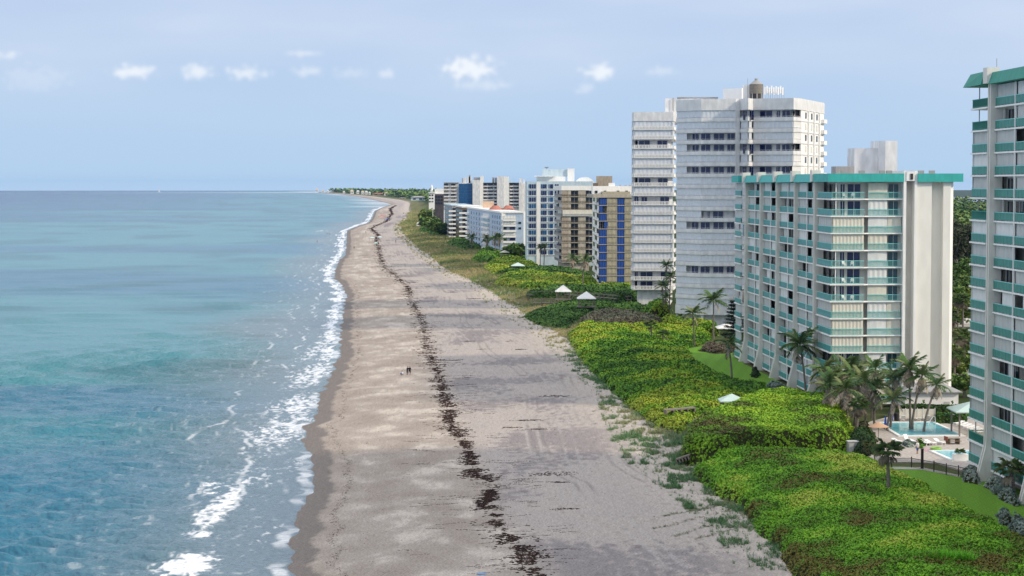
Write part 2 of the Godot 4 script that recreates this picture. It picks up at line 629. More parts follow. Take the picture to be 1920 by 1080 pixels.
# ---------------------------------------------------------------- materials
func setup_materials() -> void:
	M.white = weathered(Color(0.78, 0.785, 0.80), 0.75, 0.16, 0.10, 2)
	M.bright = weathered(Color(0.84, 0.835, 0.82), 0.75, 0.07, 0.10, 3)
	M.cream = weathered(Color(0.70, 0.685, 0.64), 0.8, 0.12, 0.10, 4)
	M.smooth_sunlit_cream = weathered(Color(0.78, 0.765, 0.715), 0.8, 0.06, 0.08, 29)  # smooth cream made lighter to carry the sun on the end wall
	M.beige = weathered(Color(0.47, 0.43, 0.36), 0.85, 0.15, 0.12, 5)
	M.tan = weathered(Color(0.42, 0.36, 0.29), 0.85, 0.18, 0.14, 6)
	M.olive = weathered(Color(0.40, 0.37, 0.27), 0.85, 0.14, 0.14, 7)
	M.grey = weathered(Color(0.38, 0.38, 0.385), 0.85, 0.16, 0.14, 8)
	M.dark = mat(Color(0.035, 0.032, 0.032), 0.6)
	M.brown = weathered(Color(0.22, 0.165, 0.115), 0.9, 0.25, 0.3, 9)
	M.pale_blue = weathered(Color(0.46, 0.56, 0.70), 0.8, 0.10, 0.1, 10)
	M.powder = weathered(Color(0.52, 0.64, 0.72), 0.8, 0.10, 0.1, 12)
	M.shutter = weathered(Color(0.70, 0.705, 0.70), 0.55, 0.08, 0.2, 13)
	M.shutter_blue = weathered(Color(0.62, 0.66, 0.72), 0.5, 0.08, 0.2, 14)
	M.shutter_cream = weathered(Color(0.66, 0.63, 0.55), 0.6, 0.08, 0.2, 15)
	M.shutter_grey = weathered(Color(0.50, 0.515, 0.51), 0.6, 0.10, 0.2, 16)
	M.teal_rail = weathered(Color(0.075, 0.34, 0.335), 0.45, 0.2, 0.3, 17)
	M.green_rail = weathered(Color(0.045, 0.26, 0.215), 0.45, 0.2, 0.3, 18)
	M.teal_top = mat(Color(0.22, 0.58, 0.56), 0.5)
	M.teal_fascia = weathered(Color(0.045, 0.42, 0.39), 0.55, 0.12, 0.15, 19)
	M.green_fascia = weathered(Color(0.025, 0.28, 0.21), 0.55, 0.14, 0.15, 20)
	M.glass = mat(Color(0.012, 0.016, 0.026), 0.08, 0.0, 0.5)
	M.navy = mat(Color(0.012, 0.020, 0.085), 0.10, 0.0, 0.5)
	M.blue_glass = mat(Color(0.012, 0.075, 0.20), 0.12, 0.0, 0.5)
	M.blue_shutter = weathered(Color(0.018, 0.075, 0.33), 0.5, 0.25, 0.3, 21)
	M.teal_glass = mat(Color(0.02, 0.07, 0.09), 0.1, 0.0, 0.5)
	M.metal = mat(Color(0.33, 0.33, 0.33), 0.5, 0.3)
	M.white_rail = mat(Color(0.72, 0.72, 0.72), 0.6)
	M.terracotta = weathered(Color(0.52, 0.20, 0.15), 0.8, 0.2, 0.3, 22)
	M.peach = weathered(Color(0.70, 0.50, 0.36), 0.8, 0.1, 0.1, 24)
	M.thatch = weathered(Color(0.22, 0.165, 0.115), 0.95, 0.35, 0.5, 25)
	M.wood = weathered(Color(0.26, 0.225, 0.19), 0.9, 0.25, 0.5, 26)
	M.concrete = weathered(Color(0.50, 0.455, 0.42), 0.9, 0.14, 0.2, 27)
	M.black = mat(Color(0.02, 0.02, 0.02), 0.6)
	M.roof_metal = weathered(Color(0.50, 0.64, 0.60), 0.45, 0.08, 0.3, 28)
	M.cloth = vmat(0.9, 0.2)
	M.plastic = mat(Color(0.80, 0.80, 0.79), 0.45)

# ---------------------------------------------------------------- towers
func wp(px: float, d: float) -> Vector2:
	var v := at(px, EYE_ROW, d)
	return Vector2(v.x, v.z)

func face_basis(p: Vector2, q: Vector2) -> Basis:
	var x := Vector3(q.x - p.x, 0, q.y - p.y).normalized()
	return Basis(x, Vector3.UP, x.cross(Vector3.UP))

func shutter_mesh(w: float, h: float, pitch_ := 0.36, deep := 0.07) -> ArrayMesh:
	var k := "sh%.2f,%.2f,%.2f" % [w, h, pitch_]
	if mesh_cache.has(k):
		return mesh_cache[k]
	var st := new_st()
	var n := maxi(2, roundi(w / pitch_))
	for i in n:
		var x0 := -w / 2 + w * i / n
		var x1 := -w / 2 + w * (i + 1) / n
		var z0 := deep * (i % 2)
		var z1 := deep * ((i + 1) % 2)
		quad(st, Vector3(x0, 0, z0), Vector3(x0, h, z0), Vector3(x1, h, z1), Vector3(x1, 0, z1))
	quad(st, Vector3(w / 2, 0, -0.02), Vector3(w / 2, h, -0.02), Vector3(-w / 2, h, -0.02), Vector3(-w / 2, 0, -0.02))
	mesh_cache[k] = done(st)
	return mesh_cache[k]

func rail_mesh(kind: String, w: float, h: float) -> ArrayMesh:
	var k := "rl%s%.2f,%.2f" % [kind, w, h]
	if mesh_cache.has(k):
		return mesh_cache[k]
	var st := new_st()
	if kind == "panel":
		var n := maxi(1, roundi(w / 1.3))
		for i in n:
			var cw := w / n
			st_box(st, Vector3(-w / 2 + cw * (i + 0.5), h / 2 + 0.03, 0), Vector3(cw - 0.10, h - 0.12, 0.05))
		for i in n + 1:
			st_box(st, Vector3(clampf(-w / 2 + w * i / n, -w / 2 + 0.04, w / 2 - 0.04), h / 2, -0.02), Vector3(0.06, h - 0.04, 0.07))
	elif kind == "picket":
		var n := maxi(2, roundi(w / 0.16))
		for i in n + 1:
			var main := i % 12 == 0
			st_box(st, Vector3(clampf(-w / 2 + w * i / n, -w / 2 + 0.03, w / 2 - 0.03), h / 2, 0), Vector3(0.06 if main else 0.028, h - 0.06, 0.04))
		st_box(st, Vector3(0, 0.12, 0), Vector3(w - 0.02, 0.06, 0.05))
	elif kind == "solid":
		st_box(st, Vector3(0, h * 0.36, 0), Vector3(w - 0.005, h * 0.72, 0.16))
		var n := maxi(2, roundi(w / 0.9))
		for i in n + 1:
			st_box(st, Vector3(clampf(-w / 2 + w * i / n, -w / 2 + 0.03, w / 2 - 0.03), h * 0.84, 0), Vector3(0.05, h * 0.24, 0.05))
		st_box(st, Vector3(0, h - 0.03, 0), Vector3(w - 0.01, 0.06, 0.08))
	elif kind == "wire":
		var n := maxi(2, roundi(w / 0.13))
		for i in n + 1:
			st_box(st, Vector3(clampf(-w / 2 + w * i / n, -w / 2 + 0.02, w / 2 - 0.02), h / 2, 0), Vector3(0.014, h, 0.014))
		for j in 9:
			st_box(st, Vector3(0, 0.05 + (h - 0.08) * j / 8.0, 0.016), Vector3(w, 0.014, 0.014))
		st_box(st, Vector3(0, h, 0.0), Vector3(w, 0.06, 0.06))
	elif kind == "slots":
		var n := maxi(2, roundi(w / 0.42))
		for i in n + 1:
			st_box(st, Vector3(clampf(-w / 2 + w * i / n, -w / 2 + 0.14, w / 2 - 0.14), h / 2, 0), Vector3(0.24, h - 0.24, 0.12))
		st_box(st, Vector3(0, h - 0.07, 0), Vector3(w - 0.005, 0.14, 0.16))
		st_box(st, Vector3(0, 0.09, 0), Vector3(w - 0.005, 0.18, 0.16))
	mesh_cache[k] = done(st)
	return mesh_cache[k]

# one balcony: railing, and either a drawn shutter or an open recess with doors. p, q run left to right seen from outside
func bay(root: Node3D, p: Vector2, q: Vector2, y: float, fh: float, o: Dictionary) -> void:
	var b := face_basis(p, q)
	var w := p.distance_to(q)
	var mid := Vector3((p.x + q.x) / 2, y, (p.y + q.y) / 2)
	var out := b.z
	var rh: float = o.get("rail_h", 1.02)
	var slab := 0.2
	if o.has("rail"):
		var r := part(root, "railing", rail_mesh(o.rail, w - 0.04, rh), o.rail_mat, mid + out * float(o.get("rail_out", -0.06)), b)
		if o.has("top_mat"):
			part(r, "top_rail", box(w - 0.04, 0.09, 0.1), o.top_mat, Vector3(0, rh, 0))
	var hh := fh - slab - 0.01
	if not o.get("open", false):
		part(root, "shutter", shutter_mesh(w - 0.06, hh, o.get("rib", 0.36)), o.shutter, mid - out * 0.26 + Vector3(0, 0.005, 0), b)
	else:
		var rec: float = o.get("recess", 1.55)
		var glass: Material = o.get("glass", M.glass)
		for dr in o.get("doors", [[0.15, 0.55], [0.62, 0.9]]):
			var dw: float = (dr[1] - dr[0]) * w
			var g := part(root, "window", box(dw, hh - 0.25, 0.08), glass, mid - out * (rec - 0.06) + b.x * ((dr[0] + dr[1]) / 2 - 0.5) * w + Vector3(0, hh / 2 - 0.1, 0), b)
			part(g, "frame", box(0.07, hh - 0.2, 0.12), o.get("frame", M.white_rail), Vector3.ZERO)
		if o.has("half"):
			var hw: float = o.half * w
			var s: float = o.get("half_at", 0.5)
			part(root, "shutter", shutter_mesh(hw, hh, o.get("rib", 0.36)), o.shutter, mid - out * 0.26 + b.x * (s - 0.5) * w + Vector3(0, 0.005, 0), b)

func inset(pl: PackedVector2Array, by: float) -> PackedVector2Array:
	var a := Geometry2D.offset_polygon(pl, -by)
	if a.size() == 0:
		return pl
	var best: PackedVector2Array = a[0]
	# keep the same turning direction as the outline
	if Geometry2D.is_polygon_clockwise(best) != Geometry2D.is_polygon_clockwise(pl):
		best.reverse()
	return best

func rel(pts: Array, base: Vector2) -> PackedVector2Array:
	var out := PackedVector2Array()
	for p in pts:
		out.append(p - base)
	return out

func build_towers() -> void:
	teal_block()
	near_block()
	white_tower()
	white_tower_behind()

# long teal-railed block. Local x runs inland along the end wall, local -z runs away along the sea front
func ribbed_front(root: Node3D, nbay: int, z_first: float, span: float, n: int, top: float, fh: float, rail: Material, pick: Callable, fascia: Material, detail_from: int) -> void:
	# pilasters with flared feet
	for i in nbay + 1:
		var z := z_first - span * i
		var st := new_st()
		var prof := [[0.0, -1.75], [4.8, -0.6], [7.0, -0.55], [top + 0.2, -0.55]]
		for j in prof.size() - 1:
			var a: Array = prof[j]
			var c: Array = prof[j + 1]
			for pair in [[0.22, 0.6], [-0.6, -0.22]]:
				var z0: float = z + pair[0]
				var z1: float = z + pair[1]
				var A := Vector3(a[1], a[0], z1)
				var B := Vector3(c[1], c[0], z1)
				quad(st, A, B, Vector3(1.0, c[0], z1), Vector3(1.0, a[0], z1))
				quad(st, Vector3(a[1], a[0], z0), Vector3(c[1], c[0], z0), B, A)
				quad(st, Vector3(1.0, a[0], z0), Vector3(1.0, c[0], z0), Vector3(c[1], c[0], z0), Vector3(a[1], a[0], z0))
			# web between the two fins, set back
			quad(st, Vector3(a[1] + 0.4, a[0], z - 0.22), Vector3(c[1] + 0.4, c[0], z - 0.22), Vector3(c[1] + 0.4, c[0], z + 0.22), Vector3(a[1] + 0.4, a[0], z + 0.22))
		st_box(st, Vector3(-0.35, top + 0.95, z), Vector3(1.5, 1.9, 1.8))
		part(root, "pilaster", done(st), M.cream)
	for k in n:
		var y := top - fh * (k + 1)
		if y < 0.4:
			break
		for i in nbay:
			var z0 := z_first - span * i - 0.65
			var z1 := z_first - span * (i + 1) + 0.65
			var zm := (z0 + z1) / 2
			part(root, "floor_slab", box(2.0, 0.2, z0 - z1), M.bright, Vector3(0.95, y - 0.1, zm))
			if i < detail_from:
				continue
			for h in 2:
				var za := z1 if h == 0 else zm + 0.09
				var zb := zm - 0.09 if h == 0 else z0
				var o := {"rail": "panel", "rail_mat": rail, "top_mat": M.teal_top, "shutter": [M.shutter_grey, M.shutter_grey, M.shutter, M.shutter_grey][rng.randi() % 4], "rib": 0.9}
				var r: float = pick.call()
				if r < 0.17:
					o.open = true
					o.doors = [[0.05, 0.40], [0.44, 0.72]]
					o.half = 0.25
					o.half_at = 0.86
				elif r < 0.34:
					o.open = true
					o.doors = [[0.08, 0.34], [0.5, 0.85]]
				elif r < 0.46:
					o.open = true
					o.doors = [[0.02, 0.32]]
					o.half = 0.62
					o.half_at = 0.68
				bay(root, Vector2(0, za), Vector2(0, zb), y, fh, o)
			part(root, "mullion", box(0.16, fh - 0.2, 0.16), M.bright, Vector3(0.0, y + fh / 2 - 0.1, zm))
	for i in nbay:
		var z0 := z_first - span * i - 0.65
		var z1 := z_first - span * (i + 1) + 0.65
		var st := new_st()
		var zl := z1 - 0.05
		var zr := z0 + 0.05
		quad(st, Vector3(-0.95, top - 0.1, zl), Vector3(-0.45, top + 1.3, zl), Vector3(-0.45, top + 1.3, zr), Vector3(-0.95, top - 0.1, zr))
		quad(st, Vector3(1.5, top - 0.1, zl), Vector3(-0.95, top - 0.1, zl), Vector3(-0.95, top - 0.1, zr), Vector3(1.5, top - 0.1, zr))
		quad(st, Vector3(-0.45, top + 1.3, zl), Vector3(1.5, top + 1.3, zl), Vector3(1.5, top + 1.3, zr), Vector3(-0.45, top + 1.3, zr))
		quad(st, Vector3(-0.95, top - 0.1, zr), Vector3(-0.45, top + 1.3, zr), Vector3(1.5, top + 1.3, zr), Vector3(1.5, top - 0.1, zr))
		quad(st, Vector3(1.5, top - 0.1, zl), Vector3(1.5, top + 1.3, zl), Vector3(-0.45, top + 1.3, zl), Vector3(-0.95, top - 0.1, zl))
		part(root, "fascia", done(st), fascia)

func teal_block() -> void:
	var g := 3.0
	var root := thing("teal_apartment_block", "long cream apartment block with turquoise balcony rails and blank ribbed end wall", "building", Vector3(51.9, g, -328.5), deg_to_rad(2.8))
	var n := 13
	var fh := 2.77
	var top := 39.9 - g
	var L := 92.0
	var W := 19.6
	rng.seed = 101
	# inner walls
	part(root, "wall", prism(PackedVector2Array([Vector2(1.6, -1.7), Vector2(11.6, -1.7), Vector2(11.6, -L + 1.0), Vector2(1.6, -L + 1.0)]), 0.0, top), M.cream)
	ribbed_front(root, 4, -12.4, 17.7, n, top, fh, M.teal_rail, func(): return rng.randf(), M.teal_fascia, 0)
	# end bay beside the corner, far end balconies, and the front balconies
	var opens := [1, 1, 0, 0, 1, 1, 1, 0, 0, 0, 1, 1]
	var right_open := [1, 1, 0, 1, 1, 1, 1, 0, 0, 0, 1, 1]
	for k in n:
		var y := top - fh * (k + 1)
		if y < 0.4:
			break
		var op: int = opens[mini(k, 11)]
		var rop: int = right_open[mini(k, 11)]
		part(root, "floor_slab", prism(PackedVector2Array([Vector2(-0.35, 0.35), Vector2(5.2, 0.35), Vector2(5.9, -0.05), Vector2(11.5, -0.05), Vector2(11.5, -1.8), Vector2(1.7, -1.8), Vector2(1.7, -11.3), Vector2(-0.35, -11.3)]), y - 0.2, y), M.bright)
		bay(root, Vector2(-0.2, -11.2), Vector2(-0.2, 0.2), y, fh, {"rail": "panel", "rail_mat": M.teal_rail, "top_mat": M.teal_top, "shutter": M.shutter_grey, "rib": 0.9, "open": op == 1, "doors": [[0.08, 0.26], [0.40, 0.62]]})
		bay(root, Vector2(-0.15, 0.25), Vector2(5.2, 0.25), y, fh, {"rail": "picket", "rail_mat": M.teal_top, "top_mat": M.teal_top, "shutter": M.shutter_cream, "rib": 0.30, "open": op == 1, "doors": [[0.34, 0.46], [0.56, 0.94]], "glass": M.navy, "recess": 1.95})
		bay(root, Vector2(5.9, -0.15), Vector2(9.1, -0.15), y, fh, {"rail": "picket", "rail_mat": M.teal_top, "top_mat": M.teal_top, "shutter": M.shutter if k % 3 else M.shutter_cream, "rib": 0.4 if k % 2 else 1.6, "open": false})
		bay(root, Vector2(9.1, -0.15), Vector2(11.4, -0.15), y, fh, {"rail": "picket", "rail_mat": M.teal_top, "top_mat": M.teal_top, "shutter": M.shutter_cream, "rib": 0.5, "open": rop == 1, "doors": [[0.22, 0.86]], "glass": M.teal_glass, "recess": 1.45})
		if op:
			part(root, "post", box(0.14, fh - 0.2, 0.14), M.bright, Vector3(0.55, y + fh / 2 - 0.1, 0.1))
			if k % 2 == 0 or k == 5:
				plastic_chair(root, Vector3(2.1, y, -0.7), 0.3)
				plastic_chair(root, Vector3(3.4, y, -0.6), -0.5)
		part(root, "floor_slab", box(3.6, 0.2, 8.0), M.bright, Vector3(0.6, y - 0.1, -L + 3.2))
		bay(root, Vector2(-1.1, -L - 0.6), Vector2(-1.1, -L + 7.0), y, fh, {"rail": "panel", "rail_mat": M.teal_rail, "top_mat": M.teal_top, "shutter": M.shutter_grey, "rib": 0.9, "open": k % 5 == 3})
	# blank end wall: fins, recesses and panels
	var ends := [[11.5, 11.95, 0.55, M.bright], [11.95, 13.3, -1.5, M.cream], [13.3, 13.75, 0.55, M.bright], [13.75, 16.2, 0.25, M.smooth_sunlit_cream], [16.2, 18.1, -1.1, M.smooth_sunlit_cream], [18.1, 19.3, 0.2, M.smooth_sunlit_cream]]
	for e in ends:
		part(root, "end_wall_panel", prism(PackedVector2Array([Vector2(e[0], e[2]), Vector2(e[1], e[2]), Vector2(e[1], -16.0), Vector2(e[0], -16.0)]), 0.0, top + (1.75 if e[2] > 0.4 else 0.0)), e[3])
	part(root, "end_wall_panel", prism(PackedVector2Array([Vector2(19.3, 0.2), Vector2(20.0, -0.8), Vector2(20.0, -16.0), Vector2(19.3, -16.0)]), 0.0, top), M.bright)  # chamfer in brighter white, sunlight put into its colour
	part(root, "rear_wall", prism(PackedVector2Array([Vector2(11.6, -16.0), Vector2(W, -16.0), Vector2(W, -L + 1.0), Vector2(11.6, -L + 1.0)]), 0.0, top), M.cream)
	# roof and fascia on the end
	part(root, "roof", prism(PackedVector2Array([Vector2(0.2, -0.2), Vector2(W, -0.2), Vector2(W, -L), Vector2(0.2, -L)]), top, top + 0.9), M.grey)
	for e in [[-0.9, 11.5], [13.75, 21.2]]:
		part(root, "fascia", prism(PackedVector2Array([Vector2(e[0], 0.95), Vector2(e[1], 0.75), Vector2(e[1], -0.6), Vector2(e[0], -0.6)]), top - 0.05, top + 1.3), M.teal_fascia)
	part(root, "fascia", prism(PackedVector2Array([Vector2(-0.9, -11.4), Vector2(-0.9, -0.65), Vector2(0.2, -0.65), Vector2(0.2, -11.4)]), top - 0.05, top + 1.3), M.teal_fascia)
	part(root, "fascia", prism(PackedVector2Array([Vector2(-1.8, -L - 1.0), Vector2(-1.8, -L + 7.5), Vector2(0.2, -L + 7.5), Vector2(0.2, -L - 1.0)]), top - 0.05, top + 1.3), M.teal_fascia)
	part(root, "vent_box", box(1.3, 1.5, 0.8), M.bright, Vector3(12.6, top + 0.85, 0.3))
	part(root, "vent_grille", box(0.45, 0.95, 0.1), M.dark, Vector3(12.75, top + 0.8, 0.75))
	# lift tower on the roof
	part(root, "lift_tower", prism(PackedVector2Array([Vector2(12.3, -40), Vector2(16.4, -39.2), Vector2(16.4, -46), Vector2(12.3, -46)]), top, top + 6.1), M.white)
	part(root, "lift_tower", prism(PackedVector2Array([Vector2(16.4, -38.4), Vector2(17.4, -37.6), Vector2(19.6, -37.6), Vector2(19.6, -45), Vector2(16.4, -45)]), top, top + 7.4), M.white)
	part(root, "plant_room", box(3.4, 2.4, 4.0), M.grey, Vector3(10.6, top + 1.6, -42))
	for v in [[2.2, -2.0], [5.4, -3.0], [8.6, -2.2], [9.8, -2.4], [15.0, -2.2], [16.8, -2.2], [1.2, -20.0], [1.1, -38.0]]:
		part(root, "roof_vent", box(0.9, 0.5, 0.6), M.metal, Vector3(v[0], top + 1.55, v[1]))

func plastic_chair(root: Node3D, pos: Vector3, turn: float) -> void:
	var c := Node3D.new()
	c.name = numbered("balcony_chair")
	add_child(c, true)
	c.global_transform = root.global_transform * Transform3D(Basis(Vector3.UP, turn), pos)
	if not mesh_cache.has("pchair"):
		var s1 := new_st()
		st_box(s1, Vector3(0, 0.42, 0), Vector3(0.52, 0.06, 0.5))
		for x in [-0.23, 0.23]:
			for z in [-0.21, 0.21]:
				st_box(s1, Vector3(x, 0.2, z), Vector3(0.05, 0.4, 0.05))
			st_box(s1, Vector3(x, 0.64, 0.0), Vector3(0.06, 0.05, 0.5))
		mesh_cache["pchair"] = done(s1)
		var s2 := new_st()
		st_box(s2, Vector3(0, 0.72, -0.25), Vector3(0.5, 0.5, 0.05), Basis(Vector3.RIGHT, -0.2))
		mesh_cache["pback"] = done(s2)
	part(c, "seat", mesh_cache["pchair"], M.plastic)
	part(c, "backrest", mesh_cache["pback"], M.plastic)
	tag(c, "white plastic chair on an open balcony of the turquoise-railed block", "chair", "white balcony chairs")

func near_block() -> void:
	var g := 3.0
	var root := thing("green_trimmed_tower", "tall cream tower with green balcony rails and sloped green roof edge", "building", Vector3(58.1, g, -245.5), deg_to_rad(2.8))
	var n := 17
	var fh := 2.75
	var top := 51.6 - g
	rng.seed = 77
	var pat := [0.1, 0.9, 0.8, 0.9, 0.9, 0.9, 0.9, 0.9, 0.2, 0.1, 0.9, 0.9, 0.3, 0.25, 0.9, 0.9, 0.4, 0.9]
	# the sea front runs towards the camera from here: pilasters at local z = 0, +17.7 ...
	part(root, "wall", prism(PackedVector2Array([Vector2(1.6, 84.0), Vector2(19.0, 84.0), Vector2(19.0, -0.6), Vector2(1.6, -0.6)]), 0.0, top), M.cream)
	part(root, "roof", prism(PackedVector2Array([Vector2(0.3, 84.0), Vector2(19.5, 84.0), Vector2(19.5, -0.4), Vector2(0.3, -0.4)]), top, top + 0.9), M.grey)
	ribbed_front(root, 4, 71.0, 17.7, n, top, fh, M.green_rail, func(): return rng.randf(), M.green_fascia, 2)
	for k in n:
		var y := top - fh * (k + 1)
		if y < 0.4:
			break
		part(root, "floor_slab", box(4.4, 0.2, 7.1), M.bright, Vector3(1.6, y - 0.1, -4.2))
		var op := k == 0 or k == 1 or k == 5 or k == n - 2
		var o := {"rail": "picket" if op else "panel", "rail_mat": M.green_rail, "top_mat": M.green_fascia if op else M.teal_top, "shutter": M.shutter_grey if k % 3 else M.shutter, "rib": 1.1, "rail_h": 1.05}
		o.open = op
		o.doors = []
		bay(root, Vector2(-0.45, -7.6), Vector2(-0.45, -0.7), y, fh, o)
		o = o.duplicate()
		bay(root, Vector2(3.4, -7.65), Vector2(-0.4, -7.65), y, fh, o)
		if op:
			part(root, "rail_end", rail_mesh("picket", 2.2, 1.05), M.green_rail, Vector3(0.8, y, -0.9), Basis.IDENTITY)
			part(root, "post", cyl(0.07, 0.07, fh - 0.2, 8), M.metal, Vector3(-0.1, y + fh / 2 - 0.1, -5.6))
	part(root, "end_wall", prism(PackedVector2Array([Vector2(2.2, -0.6), Vector2(19.0, -0.6), Vector2(19.0, -7.4), Vector2(2.9, -7.4)]), 0.0, top), M.cream)
	var st := new_st()
	var xo := -1.35
	quad(st, Vector3(xo, top - 0.1, -8.7), Vector3(-0.6, top + 1.5, -8.0), Vector3(-0.9, top + 1.5, -0.8), Vector3(xo, top - 0.1, -0.8))
	quad(st, Vector3(20, top - 0.1, -8.7), Vector3(20, top + 1.5, -8.4), Vector3(-0.6, top + 1.5, -8.0), Vector3(xo, top - 0.1, -8.7))
	quad(st, Vector3(xo, top - 0.1, -8.7), Vector3(xo, top - 0.1, -0.8), Vector3(20, top - 0.1, -0.8), Vector3(20, top - 0.1, -8.7))
	quad(st, Vector3(-0.6, top + 1.5, -8.0), Vector3(20, top + 1.5, -8.4), Vector3(20, top + 1.5, -0.8), Vector3(-0.9, top + 1.5, -0.8))
	quad(st, Vector3(xo, top - 0.1, -0.8), Vector3(-0.9, top + 1.5, -0.8), Vector3(20, top + 1.5, -0.8), Vector3(20, top - 0.1, -0.8))
	part(root, "fascia", done(st), M.green_fascia)
	part(root, "antenna", cyl(0.04, 0.04, 1.2, 6), M.metal, Vector3(0.2, top + 2.4, 0.6))

func white_tower() -> void:
	var g := 3.0
	var pts := [wp(1267, 513), wp(1314, 506), wp(1379, 505), wp(1386, 505.5), wp(1402, 500), wp(1411, 503.5), wp(1487, 499), wp(1502, 503), wp(1545, 531), wp(1530, 548), wp(1300, 548)]
	var base: Vector2 = pts[0]
	var root := thing("white_tower", "tallest white tower with bowed balcony bands and water tank on its roof", "building", Vector3(base.x, g, base.y))
	var pl := rel(pts, base)
	var top := 58.0 - g
	var fh := 2.767
	var n := 18
	part(root, "wall", prism(inset(pl, 1.7), 0.0, top + 0.5), M.white)
	var left_open := {2: 1, 3: 1, 5: 1, 9: 2, 10: 1, 14: 1}
	var right_open := {0: 1, 3: 1, 5: 1}
	for k in n:
		var y := top - fh * (k + 1)
		part(root, "floor_slab", prism(pl, y - 0.22, y), M.white)
		for f in 6:
			if f == 2:
				continue
			var o := {"rail": "solid", "rail_mat": M.white, "rail_h": 1.0, "shutter": M.shutter_blue, "rib": 0.5, "glass": M.navy}
			if f < 2 and left_open.has(k):
				o.open = left_open[k] == 1 or f == 1
				o.doors = [[0.5, 0.72]] if f == 0 else [[0.0, 0.26], [0.37, 0.66], [0.76, 0.95]]
				if f == 0:
					o.half = 0.42; o.half_at = 0.2
				if left_open[k] == 2:
					o.doors = [[0.2, 0.26], [0.36, 0.64]]
			if f >= 3 and right_open.has(k):
				o.open = true
				o.doors = [[0.55, 0.98]] if f == 3 else ([[0.2, 0.9]] if f == 4 else [[0.13, 0.42], [0.54, 0.62], [0.68, 0.86]])
			if f == 5 and k == 2:
				o.open = true
				o.doors = []
				o.half = 0.99
			bay(root, pl[f], pl[f + 1], y, fh, o)
		bay(root, pl[6], pl[7], y, fh, {"rail": "solid", "rail_mat": M.white, "rail_h": 1.0, "shutter": M.shutter, "rib": 0.5, "open": k == 3 or k == 0, "glass": M.glass, "doors": [[0.2, 0.8]]})
		# side wall with sunlight painted in as brighter white; windows, small end balconies
		var a := pl[7]
		var c := pl[8]
		var b := face_basis(a, c)
		var w := a.distance_to(c)
		var mid := Vector3((a.x + c.x) / 2, y, (a.y + c.y) / 2)
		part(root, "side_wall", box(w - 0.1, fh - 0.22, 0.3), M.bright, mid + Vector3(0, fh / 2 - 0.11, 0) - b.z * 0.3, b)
		for t in [0.2, 0.45, 0.68]:
			part(root, "window", box(1.5, 1.5, 0.12), M.glass if (k + int(t * 10)) % 2 == 0 else M.shutter, mid + b.x * (t - 0.5) * w + Vector3(0, 1.35, 0) - b.z * 0.10, b)
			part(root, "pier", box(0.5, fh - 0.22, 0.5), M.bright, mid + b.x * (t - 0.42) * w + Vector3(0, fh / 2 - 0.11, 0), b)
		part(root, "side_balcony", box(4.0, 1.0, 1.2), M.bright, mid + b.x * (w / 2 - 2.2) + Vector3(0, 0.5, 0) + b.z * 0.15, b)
	part(root, "pier", prism(PackedVector2Array([pl[2] + Vector2(-0.05, 0.35), pl[3] + Vector2(0.05, 0.35), pl[3] + Vector2(0.05, -1.8), pl[2] + Vector2(-0.05, -1.8)]), 0.0, top + 2.0), M.white)
	part(root, "parapet", prism(pl, top - 0.2, top + 2.6), M.white)
	part(root, "skirt", prism(pl, top - fh * n - 1.4, top - fh * n - 0.23), M.white)
	part(root, "lobby", prism(inset(pl, 2.4), 0.0, top - fh * n - 1.4), M.teal_glass)
	for f in [0, 1, 3, 5, 6]:
		part(root, "column", box(0.6, top - fh * n - 1.4, 0.6), M.white, Vector3(pl[f].x + 0.6, (top - fh * n - 1.4) / 2, pl[f].y - 0.7))
	# roof: penthouses, lift tower, tank, antennas
	var ph := rel([wp(1269, 533), wp(1345, 533), wp(1345, 546), wp(1272, 546)], base)
	part(root, "penthouse", prism(ph, 0.0, 62.0 - g), M.white)
	part(root, "roof_edge", prism(rel([wp(1268.5, 532.8), wp(1345.5, 532.8), wp(1345.5, 546.2), wp(1271.5, 546.2)], base), 62.0 - g, 62.25 - g), M.grey)
	part(root, "lift_tower", prism(rel([wp(1355, 524), wp(1390, 520), wp(1395, 521), wp(1395, 532), wp(1355, 532)], base), top, 64.0 - g), M.bright)
	part(root, "screen_wall", prism(rel([wp(1392, 516), wp(1406, 516), wp(1406, 517), wp(1392, 517)], base), top, 64.6 - g), M.bright)
	var tank := wp(1417, 515) - base
	var tb := 62.2 - g
	part(root, "tank_stand", cyl(1.5, 1.5, 1.9, 16), M.dark, Vector3(tank.x, tb - 0.8, tank.y))
	for i in 8:
		part(root, "stand_leg", box(0.25, 2.2, 0.25), M.metal, Vector3(tank.x + 1.6 * cos(i * PI / 4), tb - 0.7, tank.y + 1.6 * sin(i * PI / 4)))
	part(root, "water_tank", cyl(1.75, 1.75, 2.4, 20), weathered(Color(0.24, 0.22, 0.19), 0.8, 0.3, 0.6, 40), Vector3(tank.x, tb + 1.3, tank.y))
	part(root, "tank_top", cyl(1.75, 0.5, 1.0, 20), M.metal, Vector3(tank.x, tb + 3.0, tank.y))
	part(root, "tank_cap", cyl(0.45, 0.45, 0.5, 12), M.metal, Vector3(tank.x, tb + 3.7, tank.y))
	part(root, "mast", cyl(0.06, 0.06, 5.0, 6), M.metal, Vector3(tank.x - 2.2, tb + 1.5, tank.y))
	for i in 9:
		var v := wp(1433 + i * 4.2, 516 + (i % 3)) - base
		part(root, "cell_antenna", box(0.35, 1.9, 0.25), M.plastic, Vector3(v.x, tb + 0.9 + 0.35 * (i % 2), v.y))
		part(root, "antenna_pole", box(0.09, 2.6, 0.09), M.metal, Vector3(v.x + 0.3, tb + 0.2, v.y - 0.2))

